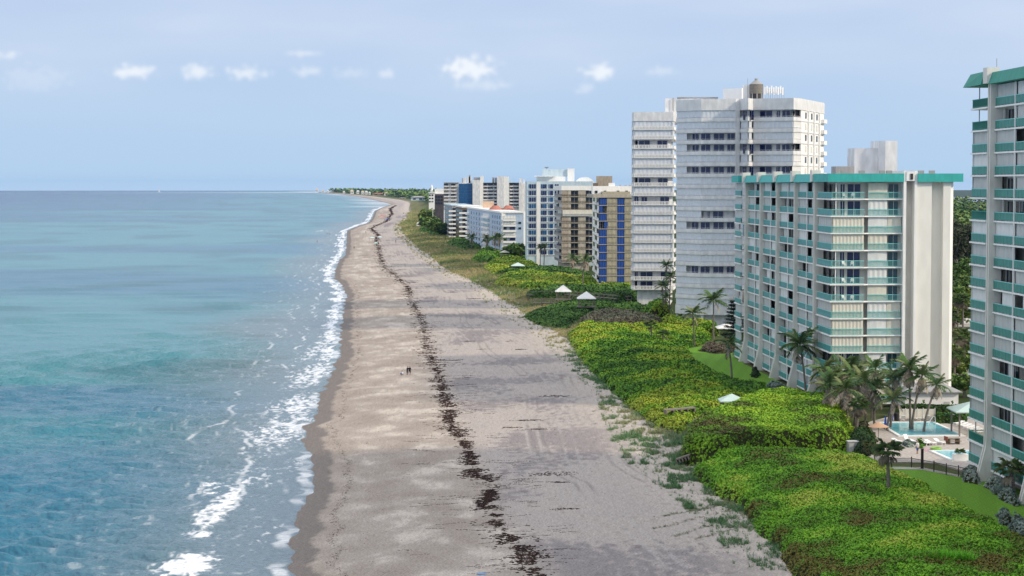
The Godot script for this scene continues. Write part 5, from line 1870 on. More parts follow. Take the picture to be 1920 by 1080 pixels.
func build_pool() -> void:
	M.pool_water = mat(Color(0.20, 0.60, 0.66), 0.06, 0.0, 0.25)
	M.pool_water.albedo_texture = noise_tex(0.02, 3, 71, Color(0.82, 0.86, 0.9), Color(1, 1, 1))
	M.pool_water.uv1_triplanar = true
	M.pool_water.uv1_world_triplanar = true
	M.pool_water.uv1_scale = Vector3(0.1, 0.1, 0.1)
	M.deck = weathered(Color(0.52, 0.465, 0.42), 0.9, 0.2, 0.25, 72)
	structure("pool_terrace", flat_poly([[1596, 812], [1632, 790], [1680, 778], [1800, 776], [1900, 792], [1900, 890], [1806, 882], [1758, 868], [1700, 866], [1640, 866], [1604, 850]], 3.35, 3.35), M.deck, "pale concrete terrace round the two pools")
	structure("path", flat_poly([[1668, 876], [1728, 877], [1800, 892], [1800, 895], [1728, 881], [1668, 880]], 3.4, 3.47), M.concrete, "narrow concrete kerb along the fence")
	swimming_pool("large turquoise swimming pool ringed by palms and loungers", [[1646, 793], [1749, 791.5], [1806, 817], [1687, 818]])
	swimming_pool("small pale blue pool beside the green-railed tower", [[1745, 845.5], [1836, 845.5], [1852, 866], [1787, 864]])
	var g := "white loungers by the pools"
	for e in [[1683, 831, 0.25, "white lounger lying flat beside the orange bushes"], [1703, 829, 1.0, "white lounger with raised back before the silver bush"], [1714, 832, 0.2, "white flat lounger beside the standing bather"], [1733, 834, 0.3, "white lounger in the row facing the small pool"], [1745, 834, 0.3, "white lounger in the row facing the small pool"], [1762, 833, 0.45, "white lounger in the row facing the small pool"]]:
		lounger(e[3], ground_px(e[0], e[1]), 0.5, e[2], g)
	for e in [1692, 1709, 1722, 1737]:
		lounger("white lounger in front of the beige screen fence", ground_px(e, 789.5), PI, 0.9 if e in [1692, 1737] else 0.3, g)
	for i in 7:
		lounger("white lounger in the row beneath the green-railed balconies", ground_px(1797 + i * 6.6, 797 + i * 2.7), -0.9, 0.25, g)
	bin("blue drum bin beside the grey bin on the terrace", ground_px(1777, 791), mat(Color(0.02, 0.035, 0.33), 0.5))
	bin("grey drum bin beside the blue one on the terrace", ground_px(1786, 791.5), M.grey)
	bin("blue drum bin behind the large pool's far corner", ground_px(1670, 789), mat(Color(0.02, 0.06, 0.30), 0.5))
	bin("black drum bin next to the beige screen fence", ground_px(1681, 789), M.black)
	# beige screen fence
	var a := ground_px(1687, 788)
	var root := thing("screen_fence", "beige panelled screen fence behind the large pool", "fence", a)
	var w := 66.0 * -a.z / FOC
	for i in 6:
		part(root, "panel", box(w / 6 - 0.08, 1.7, 0.06), M.shutter_cream, Vector3(w * (i + 0.5) / 6, 0.9, 0))
	for i in 7:
		part(root, "post", box(0.12, 1.9, 0.12), M.cream, Vector3(w * i / 6, 0.95, 0.02))
	# parasols
	var p := ground_px(1647, 826)
	root = thing("tan_parasol", "open tan parasol beside the large pool", "parasol", p)
	part(root, "pole", cyl(0.04, 0.04, 2.3, 8), M.wood, Vector3(0, 1.15, 0))
	part(root, "canopy", cyl(1.5, 0.08, 0.65, 10), mat(Color(0.46, 0.29, 0.18), 0.9), Vector3(0, 2.3, 0))
	p = ground_px(1660, 809)
	root = thing("folded_parasol", "folded blue parasol at the large pool's corner", "parasol", p)
	part(root, "pole", cyl(0.035, 0.035, 2.2, 8), M.metal, Vector3(0, 1.1, 0))
	part(root, "canopy", cyl(0.22, 0.06, 1.4, 8), mat(Color(0.012, 0.05, 0.30), 0.8), Vector3(0, 1.6, 0))
	# picnic bench
	p = ground_px(1785, 832)
	root = thing("picnic_table", "brown wooden picnic table with benches between the two pools", "table", p, 0.2)
	part(root, "tabletop", box(1.9, 0.08, 0.8), M.wood, Vector3(0.1, 0.75, 0))
	for s in [-1, 1]:
		part(root, "bench", box(1.9, 0.07, 0.3), M.brown, Vector3(0.1, 0.45, s * 0.75))
		part(root, "leg", box(0.1, 0.75, 1.5), M.brown, Vector3(0.1 + s * 0.7, 0.37, 0))
	part(root, "backrest", box(0.1, 0.6, 1.2), mat(Color(0.22, 0.075, 0.05), 0.8), Vector3(-0.9, 0.75, 0))
	# floats, box, planter, handrail, umbrella stand
	root = thing("green_float", "lime green pool float lying by the small pool", "pool float", ground_px(1755, 843))
	part(root, "ring", torus(0.62, 0.16), mat(Color(0.20, 0.45, 0.03), 0.4), Vector3(0, 0.16, 0))
	root = thing("pink_towel", "pink towel spread beside the lime green float", "towel", ground_px(1737, 844))
	part(root, "cloth", box(1.5, 0.04, 0.8), mat(Color(0.62, 0.25, 0.36), 0.9), Vector3(0, 0.03, 0))
	root = thing("utility_cabinet", "grey utility cabinet beside the tall hedge block", "cabinet", ground_px(1599, 850))
	part(root, "body", box(1.5, 1.6, 1.3), M.grey, Vector3(0, 0.8, 0))
	part(root, "top", box(1.6, 0.1, 1.4), M.shutter_grey, Vector3(0, 1.65, 0))
	part(root, "door", box(0.6, 1.3, 0.06), M.shutter_grey, Vector3(-0.3, 0.75, 0.68))
	root = thing("white_planter", "white square planter holding a spiky plant by the small pool", "planter", ground_px(1800, 864))
	part(root, "tub", box(1.9, 0.9, 1.3), M.bright, Vector3(0, 0.45, 0))
	for i in 14:
		part(root, "leaf", fan_mesh(20 + i % 4), M.frond, Vector3(0, 1.0, 0), (Basis(Vector3.UP, i * 2.4) * Basis(Vector3(0, 0, 1), 0.9 - 0.06 * i)).scaled(Vector3(0.9, 0.9, 0.9)))
	root = thing("pool_handrail", "curved white handrail at the large pool's far edge", "handrail", ground_px(1745, 797))
	var st := new_st()
	st_tube(st, [Vector3(-0.5, 0, 0.3), Vector3(-0.2, 0.6, 0.15), Vector3(0.3, 1.25, 0), Vector3(0.6, 1.3, 0), Vector3(0.75, 0.1, 0)], [0.05, 0.05, 0.05, 0.05, 0.05], 6)
	part(root, "rail", done(st), M.plastic)
	# black fence along the lawn
	var posts := [[1640, 872], [1672, 878], [1709, 878], [1751, 886], [1774, 891], [1797, 895], [1822, 900]]
	var f0 := ground_px(posts[0][0], posts[0][1])
	root = thing("black_mesh_fence", "black wire fence between the lawn and the pool terrace", "fence", f0)
	for i in posts.size():
		var q := ground_px(posts[i][0], posts[i][1]) - f0
		part(root, "post", box(0.11, 1.5, 0.11), M.black, q + Vector3(0, 0.75, 0))
		if i > 0:
			var o := ground_px(posts[i - 1][0], posts[i - 1][1]) - f0
			var dd := q - o
			part(root, "wire_panel", rail_mesh("wire", dd.length() - 0.14, 1.3), M.black, (q + o) / 2, Basis(dd.normalized(), Vector3.UP, dd.normalized().cross(Vector3.UP)))
	root = thing("timber_post", "thick dark timber post rising beside the black fence", "post", ground_px(1729, 880))
	part(root, "shaft", box(0.3, 2.6, 0.3), mat(Color(0.035, 0.025, 0.02), 0.8), Vector3(0, 1.3, 0))
	part(root, "cap", box(0.36, 0.08, 0.36), M.brown, Vector3(0, 2.62, 0))
	# utility house and shelter roof
	var h := at(1741, 740, 321)
	root = thing("pool_house", "small white pool house with grey hipped roof before the blank end wall", "house", Vector3(h.x, 3.2, h.z))
	part(root, "wall", box(8.4, 3.5, 5.0), M.bright, Vector3(0, 1.75, 0))
	part(root, "roof", hip_roof(9.4, 6.2, 1.2, 4.0), M.grey, Vector3(0, 3.6, 0))
	part(root, "door", box(0.9, 2.0, 0.1), M.shutter_grey, Vector3(2.4, 1.0, 2.52))
	var sh := at(1826, 768, 292)
	shelter("pool_shelter", "pool shelter with pale turquoise hipped roof beside the green-railed tower", Vector3(sh.x, 3.35, sh.z), 6.6, sh.y - 3.35, 1.3, M.roof_metal, false)
	# planting round the pool
	var dk := [Color(0.015, 0.045, 0.010), Color(0.030, 0.085, 0.012), Color(0.050, 0.13, 0.015), Color(0.08, 0.17, 0.02)]
	var silver := [Color(0.08, 0.13, 0.105), Color(0.14, 0.20, 0.17), Color(0.22, 0.28, 0.25), Color(0.30, 0.35, 0.31)]
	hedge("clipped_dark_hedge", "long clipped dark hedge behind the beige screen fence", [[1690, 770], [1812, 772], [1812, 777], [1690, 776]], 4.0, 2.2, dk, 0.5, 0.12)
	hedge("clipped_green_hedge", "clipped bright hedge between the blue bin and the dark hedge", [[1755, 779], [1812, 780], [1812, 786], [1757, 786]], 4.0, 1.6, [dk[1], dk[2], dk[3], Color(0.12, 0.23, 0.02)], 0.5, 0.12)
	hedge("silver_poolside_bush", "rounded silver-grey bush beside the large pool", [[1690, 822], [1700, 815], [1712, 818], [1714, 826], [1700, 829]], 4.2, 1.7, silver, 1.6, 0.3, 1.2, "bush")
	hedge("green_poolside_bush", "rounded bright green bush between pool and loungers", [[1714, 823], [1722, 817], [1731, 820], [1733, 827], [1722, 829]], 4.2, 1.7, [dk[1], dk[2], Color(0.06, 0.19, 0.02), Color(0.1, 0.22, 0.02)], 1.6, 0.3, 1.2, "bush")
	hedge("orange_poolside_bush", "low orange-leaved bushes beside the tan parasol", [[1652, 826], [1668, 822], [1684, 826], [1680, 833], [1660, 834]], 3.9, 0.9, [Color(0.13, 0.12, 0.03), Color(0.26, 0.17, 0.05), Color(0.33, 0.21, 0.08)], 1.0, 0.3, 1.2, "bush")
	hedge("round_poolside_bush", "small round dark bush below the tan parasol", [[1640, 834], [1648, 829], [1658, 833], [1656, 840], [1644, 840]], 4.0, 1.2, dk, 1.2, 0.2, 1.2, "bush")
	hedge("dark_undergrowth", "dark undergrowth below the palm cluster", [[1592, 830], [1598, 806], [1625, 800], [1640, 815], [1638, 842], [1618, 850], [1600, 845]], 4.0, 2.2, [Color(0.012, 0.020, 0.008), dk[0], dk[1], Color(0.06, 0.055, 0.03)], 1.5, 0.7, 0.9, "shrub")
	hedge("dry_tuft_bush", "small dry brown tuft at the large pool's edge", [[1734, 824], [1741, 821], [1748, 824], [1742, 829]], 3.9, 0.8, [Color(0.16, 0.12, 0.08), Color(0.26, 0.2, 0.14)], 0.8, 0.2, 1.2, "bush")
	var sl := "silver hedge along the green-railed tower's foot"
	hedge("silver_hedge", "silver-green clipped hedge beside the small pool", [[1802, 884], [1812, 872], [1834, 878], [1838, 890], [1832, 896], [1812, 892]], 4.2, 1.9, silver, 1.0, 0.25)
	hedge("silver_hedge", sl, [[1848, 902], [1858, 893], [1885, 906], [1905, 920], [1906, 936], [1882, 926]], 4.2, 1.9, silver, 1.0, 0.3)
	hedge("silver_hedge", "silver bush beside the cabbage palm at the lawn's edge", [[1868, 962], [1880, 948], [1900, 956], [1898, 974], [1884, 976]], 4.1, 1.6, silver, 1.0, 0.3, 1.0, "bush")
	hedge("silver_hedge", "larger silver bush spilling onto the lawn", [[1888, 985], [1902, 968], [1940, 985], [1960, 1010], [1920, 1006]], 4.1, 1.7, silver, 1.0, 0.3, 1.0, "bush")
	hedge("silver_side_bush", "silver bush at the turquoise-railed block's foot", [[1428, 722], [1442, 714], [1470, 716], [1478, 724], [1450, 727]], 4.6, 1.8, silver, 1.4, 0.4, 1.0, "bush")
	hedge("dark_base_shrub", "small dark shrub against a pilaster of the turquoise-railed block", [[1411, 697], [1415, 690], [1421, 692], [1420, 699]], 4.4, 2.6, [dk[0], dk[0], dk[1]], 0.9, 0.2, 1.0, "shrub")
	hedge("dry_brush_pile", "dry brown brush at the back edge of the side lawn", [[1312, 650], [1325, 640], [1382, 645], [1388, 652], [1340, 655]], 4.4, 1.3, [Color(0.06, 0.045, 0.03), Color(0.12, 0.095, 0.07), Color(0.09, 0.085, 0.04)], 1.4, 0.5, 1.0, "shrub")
	var tent := at(1366, 614, 488)
	shelter("white_canopy", "low white canopy beside the dark conifer", Vector3(tent.x, 3.0, tent.z), 6.0, tent.y - 3.0, 1.2, M.bright, false)
	person("person in white top and blue shorts standing by the small pool", ground_px(1720, 851), 0.4, "stand", [Color(0.62, 0.60, 0.62), Color(0.05, 0.09, 0.25), Color(0.42, 0.24, 0.17), Color(0.45, 0.33, 0.25)])

func torus(r: float, t: float) -> TorusMesh:
	var m := TorusMesh.new()
	m.inner_radius = r - t; m.outer_radius = r + t; m.rings = 18; m.ring_segments = 8
	return m

# ---------------------------------------------------------------- things on the dune and the beach
func build_dune_structures() -> void:
	var lift := 3.0
	for e in [[1056, 546, 605, 4.9, "square shelter with light grey pyramid roof on the dune boardwalk"], [1099.5, 559, 571, 5.3, "square shelter with white pyramid roof nearer the slotted white tower"]]:
		var c := at(e[0], e[1], e[2])
		var gy := gh(c.x, e[2])
		shelter("dune_shelter", e[4], Vector3(c.x, gy, c.z), e[3], c.y - gy, 1.9, M.white if e[0] < 1080 else M.bright)
	var c2 := at(1372, 750, 316)
	shelter("hedge_shelter", "shelter with pale turquoise roof sunk in the sea grape thicket", Vector3(c2.x, 3.0, c2.z), 4.0, c2.y - 3.0, 1.0, M.roof_metal)
	c2 = at(971, 498, 830)
	shelter("far_shelter", "far shelter with pale green roof in the yellow shrub mound", Vector3(c2.x, 3.0, c2.z), 5.6, maxf(c2.y - 3.0, 2.4), 1.3, M.roof_metal)
	c2 = at(946, 473, 960)
	shelter("dark_shelter", "far shelter with dark grey roof in the mid green hedge", Vector3(c2.x, 3.0, c2.z), 4.6, maxf(c2.y - 3.0, 2.6), 1.0, M.grey)
	boardwalk("grey boardwalk leading to the grey-roofed shelter", gp(990, 553, 4.4), gp(1046, 552, 4.4))
	boardwalk("long grey boardwalk from the shelters towards the slotted white tower", gp(1062, 552, 4.4), gp(1180, 562, 4.4))
	boardwalk("low boardwalk nearest the beach below the shelters", gp(1000, 567, 4.0), gp(1052, 568, 4.0), 2.4)
	boardwalk("short grey boardwalk end poking out of the thicket", gp(1246, 769, 4.3), gp(1302, 764, 4.6), 1.6, false)
	boardwalk("grey timber steps beside the broad bright hedge", gp(1268, 861, 2.7), gp(1294, 852, 3.4), 1.2, false)
	# huts
	var L := [[805, 417, "thatched hut with a tan gable near the far dunes", 6.5], [864, 446, "thatched hut in front of the brown low block", 6.0], [838, 437, "thatched hut in front of the grey low block", 5.5]]
	for e in L:
		var p := gp(e[0], e[1], 3.2)
		var root := thing("thatched_hut", e[2], "hut", p)
		part(root, "roof", hip_roof(e[3] * 1.5, e[3] * 1.3, e[3] * 0.75, 1.5), M.thatch, Vector3(0, 2.2, 0))
		for x in [-0.5, 0.5]:
			for z in [-0.45, 0.45]:
				part(root, "post", box(0.3, 2.2, 0.3), M.wood, Vector3(x * e[3], 1.1, z * e[3]))
		part(root, "counter", box(e[3] * 0.8, 1.1, 0.5), M.tan, Vector3(0, 0.55, e[3] * 0.4))
	var p := gp(785, 427, 3.0)
	var hut := thing("lifeguard_hut", "white lifeguard hut on legs at the edge of the dune", "hut", p)
	part(hut, "cabin", box(3.0, 2.4, 2.6), M.bright, Vector3(0, 2.6, 0))
	part(hut, "roof", hip_roof(3.8, 3.4, 0.6, 1.0), M.bright, Vector3(0, 3.85, 0))
	part(hut, "window", box(1.4, 0.8, 0.1), M.glass, Vector3(-0.3, 2.8, 1.32))
	for x in [-1.2, 1.2]:
		for z in [-1.0, 1.0]:
			part(hut, "leg", box(0.2, 1.4, 0.2), M.wood, Vector3(x, 0.7, z))
	p = gp(812, 440, 3.2)
	var fp := thing("flagpole", "thin white flagpole in front of the low blocks", "flagpole", p)
	part(fp, "pole", cyl(0.12, 0.08, 7.0, 6), M.plastic, Vector3(0, 3.5, 0))
	part(fp, "flag", box(1.2, 1.4, 0.05), M.bright, Vector3(0.6, 1.2, 0))
	for e in [[1113, 497], [1031, 486]]:
		var q := gp(e[0], e[1], 3.2)
		var o := thing("garden_wall", "low white garden wall before the %s" % ("blue-shuttered block" if e[0] > 1100 else "tan apartment block"), "wall", q)
		part(o, "panel", box(6.0, 2.2, 0.4), M.bright, Vector3(0, 1.1, 0))
		part(o, "coping", box(6.2, 0.15, 0.6), M.bright, Vector3(0, 2.27, 0))

# ---------------------------------------------------------------- people: one skin grown round a skeleton
func sd_capsule(p: Vector3, a: Vector3, b: Vector3, ra: float, rb: float) -> float:
	var ab := b - a
	var t := clampf((p - a).dot(ab) / maxf(ab.length_squared(), 1e-6), 0.0, 1.0)
	return p.distance_to(a + ab * t) - lerpf(ra, rb, t)

func body_mesh(pose: String, tones: Array) -> ArrayMesh:
	# bones: a, b, radius a, radius b, tone (0 top, 1 legs wear, 2 skin, 3 hair)
	var bones := []
	if pose == "crouch":
		bones = [[Vector3(0, 0.32, 0), Vector3(0.06, 0.62, 0.10), 0.17, 0.15, 0], [Vector3(0.06, 0.62, 0.10), Vector3(0.09, 0.74, 0.13), 0.14, 0.06, 0], [Vector3(0.10, 0.86, 0.16), Vector3(0.11, 0.93, 0.17), 0.10, 0.09, 2], [Vector3(0.09, 0.93, 0.12), Vector3(0.10, 0.96, 0.14), 0.10, 0.09, 3],
			[Vector3(-0.1, 0.30, 0), Vector3(-0.14, 0.40, 0.42), 0.11, 0.08, 1], [Vector3(-0.14, 0.40, 0.42), Vector3(-0.14, 0.06, 0.26), 0.07, 0.05, 2], [Vector3(0.12, 0.30, 0), Vector3(0.22, 0.34, 0.40), 0.11, 0.08, 1], [Vector3(0.22, 0.34, 0.40), Vector3(0.2, 0.06, 0.2), 0.07, 0.05, 2],
			[Vector3(-0.14, 0.62, 0.1), Vector3(-0.24, 0.38, 0.3), 0.06, 0.05, 0], [Vector3(-0.24, 0.38, 0.3), Vector3(-0.1, 0.2, 0.45), 0.045, 0.035, 2], [Vector3(0.24, 0.62, 0.1), Vector3(0.3, 0.38, 0.3), 0.06, 0.05, 0], [Vector3(0.3, 0.38, 0.3), Vector3(0.2, 0.2, 0.45), 0.045, 0.035, 2]]
	else:
		var bend := 0.16 if pose == "stoop" else 0.0
		var st := 0.09 if pose != "walk" else 0.22
		bones = [[Vector3(0, 0.95, 0), Vector3(0, 1.32, bend), 0.15, 0.17, 0], [Vector3(0, 1.32, bend), Vector3(0, 1.50, bend * 1.4), 0.16, 0.07, 0], [Vector3(0, 1.50, bend * 1.4), Vector3(0, 1.58, bend * 1.6), 0.055, 0.055, 2], [Vector3(0, 1.62, bend * 1.8 + 0.02), Vector3(0, 1.70, bend * 1.9 + 0.01), 0.085, 0.095, 2], [Vector3(0, 1.71, bend * 1.9 - 0.03), Vector3(0, 1.74, bend * 1.9 - 0.01), 0.10, 0.09, 3],
			[Vector3(-0.18, 1.42, bend), Vector3(-0.25, 1.13, bend + 0.02), 0.06, 0.05, 0], [Vector3(-0.25, 1.13, bend + 0.02), Vector3(-0.24, 0.84, bend + 0.12), 0.045, 0.035, 2], [Vector3(0.18, 1.42, bend), Vector3(0.25, 1.13, bend + 0.02), 0.06, 0.05, 0], [Vector3(0.25, 1.13, bend + 0.02), Vector3(0.22, 0.86, bend + 0.14), 0.045, 0.035, 2],
			[Vector3(-0.09, 0.92, 0), Vector3(-0.11, 0.50, st), 0.10, 0.075, 1], [Vector3(-0.11, 0.50, st), Vector3(-0.11, 0.07, st * 0.6), 0.065, 0.045, 2], [Vector3(0.09, 0.92, 0), Vector3(0.11, 0.50, -st * 0.3), 0.10, 0.075, 1], [Vector3(0.11, 0.50, -st * 0.3), Vector3(0.11, 0.07, -st), 0.065, 0.045, 2],
			[Vector3(-0.11, 0.05, st * 0.6 - 0.03), Vector3(-0.12, 0.04, st * 0.6 + 0.16), 0.045, 0.035, 2], [Vector3(0.11, 0.05, -st - 0.03), Vector3(0.12, 0.04, -st + 0.16), 0.045, 0.035, 2]]
	var c := 0.035
	var lo := Vector3(-0.42, -0.03, -0.42)
	var nx := 25
	var ny := 54 if pose != "crouch" else 32
	var nz := 30
	var val := PackedFloat32Array()
	var tone := PackedByteArray()
	val.resize(nx * ny * nz)
	tone.resize(nx * ny * nz)
	for k in nz:
		for j in ny:
			for i in nx:
				var p := lo + Vector3(i, j, k) * c
				var s := 1e9
				var best := 1e9
				var bt := 0
				for b in bones:
					var d := sd_capsule(p, b[0], b[1], b[2], b[3])
					if d < best:
						best = d
						bt = b[4]
					if s > 1e8:
						s = d
					else:
						var h := clampf(0.5 + 0.5 * (s - d) / 0.035, 0.0, 1.0)
						s = lerpf(s, d, h) - 0.035 * h * (1.0 - h)
				var id := (k * ny + j) * nx + i
				val[id] = s
				tone[id] = bt
	var vid := {}
	var verts := PackedVector3Array()
	var cols := PackedColorArray()
	var idx := PackedInt32Array()
	var off := [0, 1, nx, nx + 1, nx * ny, nx * ny + 1, nx * ny + nx, nx * ny + nx + 1]
	var at_ := [Vector3(0, 0, 0), Vector3(1, 0, 0), Vector3(0, 1, 0), Vector3(1, 1, 0), Vector3(0, 0, 1), Vector3(1, 0, 1), Vector3(0, 1, 1), Vector3(1, 1, 1)]
	for k in nz - 1:
		for j in ny - 1:
			for i in nx - 1:
				var id := (k * ny + j) * nx + i
				var sum := Vector3.ZERO
				var n := 0
				for e in [[0, 1], [2, 3], [4, 5], [6, 7], [0, 2], [1, 3], [4, 6], [5, 7], [0, 4], [1, 5], [2, 6], [3, 7]]:
					var a := val[id + off[e[0]]]
					var b := val[id + off[e[1]]]
					if (a < 0.0) != (b < 0.0):
						sum += at_[e[0]].lerp(at_[e[1]], a / (a - b))
						n += 1
				if n > 0:
					vid[id] = verts.size()
					verts.append(lo + (Vector3(i, j, k) + sum / n) * c)
					cols.append(tones[tone[id]])
	for k in range(1, nz - 1):
		for j in range(1, ny - 1):
			for i in range(1, nx - 1):
				var id := (k * ny + j) * nx + i
				for ax in [[1, nx, nx * ny], [nx, nx * ny, 1], [nx * ny, 1, nx]]:
					var a := val[id] < 0.0
					var b := val[id + ax[0]] < 0.0
					if a == b:
						continue
					var q := [vid[id], vid[id - ax[1]], vid[id - ax[1] - ax[2]], vid[id - ax[2]]]
					if a:
						idx.append_array([q[0], q[2], q[1], q[0], q[3], q[2]])
					else:
						idx.append_array([q[0], q[1], q[2], q[0], q[2], q[3]])
	var nor := PackedVector3Array()
	nor.resize(verts.size())
	for t in range(0, idx.size(), 3):
		var f := (verts[idx[t + 2]] - verts[idx[t]]).cross(verts[idx[t + 1]] - verts[idx[t]])
		for m in 3:
			nor[idx[t + m]] += f
	for t in nor.size():
		nor[t] = nor[t].normalized()
	var arr := []
	arr.resize(Mesh.ARRAY_MAX)
	arr[Mesh.ARRAY_VERTEX] = verts
	arr[Mesh.ARRAY_NORMAL] = nor
	arr[Mesh.ARRAY_COLOR] = cols
	arr[Mesh.ARRAY_INDEX] = idx
	var mesh := ArrayMesh.new()
	mesh.add_surface_from_arrays(Mesh.PRIMITIVE_TRIANGLES, arr)
	return mesh

func person(label: String, pos: Vector3, turn: float, pose: String, tones: Array, group := "") -> void:
	var key := "body%s%s" % [pose, str(tones)]
	if not mesh_cache.has(key):
		mesh_cache[key] = body_mesh(pose, tones)
	var o := part(self, numbered("person"), mesh_cache[key], M.cloth, pos, Basis(Vector3.UP, turn))
	tag(o, label, "person", group)

func sand_px(px: float, py: float) -> Vector3:
	var h := 1.0
	var g := gp(px, py, h)
	for i in 4:
		h = maxf(gh(g.x, -g.z), 0.0)
		g = gp(px, py, h)
	return g

func build_beach_life() -> void:
	seaweed()
	var dark := [Color(0.035, 0.03, 0.055), Color(0.03, 0.028, 0.045), Color(0.25, 0.16, 0.12), Color(0.02, 0.015, 0.012)]
	var dark2 := [Color(0.012, 0.012, 0.016), Color(0.02, 0.02, 0.03), Color(0.25, 0.16, 0.12), Color(0.02, 0.015, 0.012)]
	var pale := [Color(0.62, 0.68, 0.75), Color(0.10, 0.10, 0.24), Color(0.30, 0.2, 0.15), Color(0.03, 0.02, 0.02)]
	person("person in dark purple clothes stooping on the sand beside a crouching one", sand_px(763.5, 703), 0.6, "stoop", dark)
	person("person in black clothes standing behind the stooping one on the sand", sand_px(768.5, 703), -0.3, "walk", dark2)
	person("person in white top crouching on the sand at the others' feet", sand_px(755, 704), -1.0, "crouch", pale)
	var tan := [Color(0.15, 0.12, 0.12), Color(0.08, 0.07, 0.1), Color(0.3, 0.19, 0.14), Color(0.03, 0.02, 0.02)]
	for e in [[686, 437.5, "far bather walking on the pale sand near the foam"], [643, 450.5, "far bather wading at the surf's edge"], [664, 467, "far person lying low on the sand"], [742, 455, "far person beside the wrack line"]]:
		person(e[2], sand_px(e[0], e[1]), 0.0, "walk", tan, "far bathers")
	for e in [[595, 455.5], [614, 440.5], [618, 441]]:
		var g := gp(e[0], e[1], -0.7)
		person("far swimmer standing waist deep in turquoise water", g, 0.3, "stand", tan, "swimmers off the beach")
	var cloths := [[716, 408.5, 14.0, 5.0, Color(0.55, 0.05, 0.08), "red beach canopy on the far sand"], [725, 414, 9.0, 3.4, Color(0.10, 0.16, 0.42), "blue beach canopy beside the wrack"], [759, 408.5, 8.0, 4.0, Color(0.10, 0.12, 0.36), "dark blue beach canopy by the dune"], [698, 451.5, 11.0, 2.6, Color(0.45, 0.62, 0.66), "pale blue beach tent beside the wrack"], [712, 450, 9.0, 2.6, Color(0.5, 0.62, 0.68), "white-blue beach tent on the wrack"], [705, 462, 7.0, 2.4, Color(0.42, 0.62, 0.62), "pale green beach tent on the wrack"]]
	for e in cloths:
		var g := sand_px(e[0], e[1])
		var s := -g.z / FOC
		var root := thing("beach_canopy", e[5], "canopy", g)
		var w: float = e[2] * s
		part(root, "cloth", hip_roof(w, w * 0.8, 0.7, 0.2), mat(e[4], 0.9), Vector3(0, 2.0, 0))
		for x in [-0.45, 0.45]:
			for z in [-0.36, 0.36]:
				part(root, "pole", box(0.1, 2.0, 0.1), M.metal, Vector3(x * w, 1.0, z * w))
	var sb := gp(298, 360.5, 0.0)
	var boat := thing("sailboat", "tiny white sailboat on the far horizon", "boat", sb)
	var st := new_st()
	tri(st, Vector3(-2.2, 2, 0), Vector3(0, 19, 0), Vector3(5.5, 2, 0.3))
	tri(st, Vector3(5.5, 2, 0.3), Vector3(0, 19, 0.2), Vector3(-2.2, 2, 0.2))
	part(boat, "sail", done(st), M.bright)
	part(boat, "hull", prism(PackedVector2Array([Vector2(-6, 0.8), Vector2(5, 1.2), Vector2(7, 0), Vector2(5, -1.2), Vector2(-6, -0.8)]), -0.4, 1.4), M.bright)
	part(boat, "mast", cyl(0.15, 0.1, 19.5, 6), M.metal, Vector3(-0.2, 10.5, 0))
	var tw := sand_px(903, 1077)
	var o := thing("blue_towel", "small blue towel lying on the sand beside the wrack line", "towel", tw)
	part(o, "cloth", box(0.9, 0.06, 0.6), mat(Color(0.16, 0.30, 0.55), 0.9), Vector3(0, 0.06, 0))

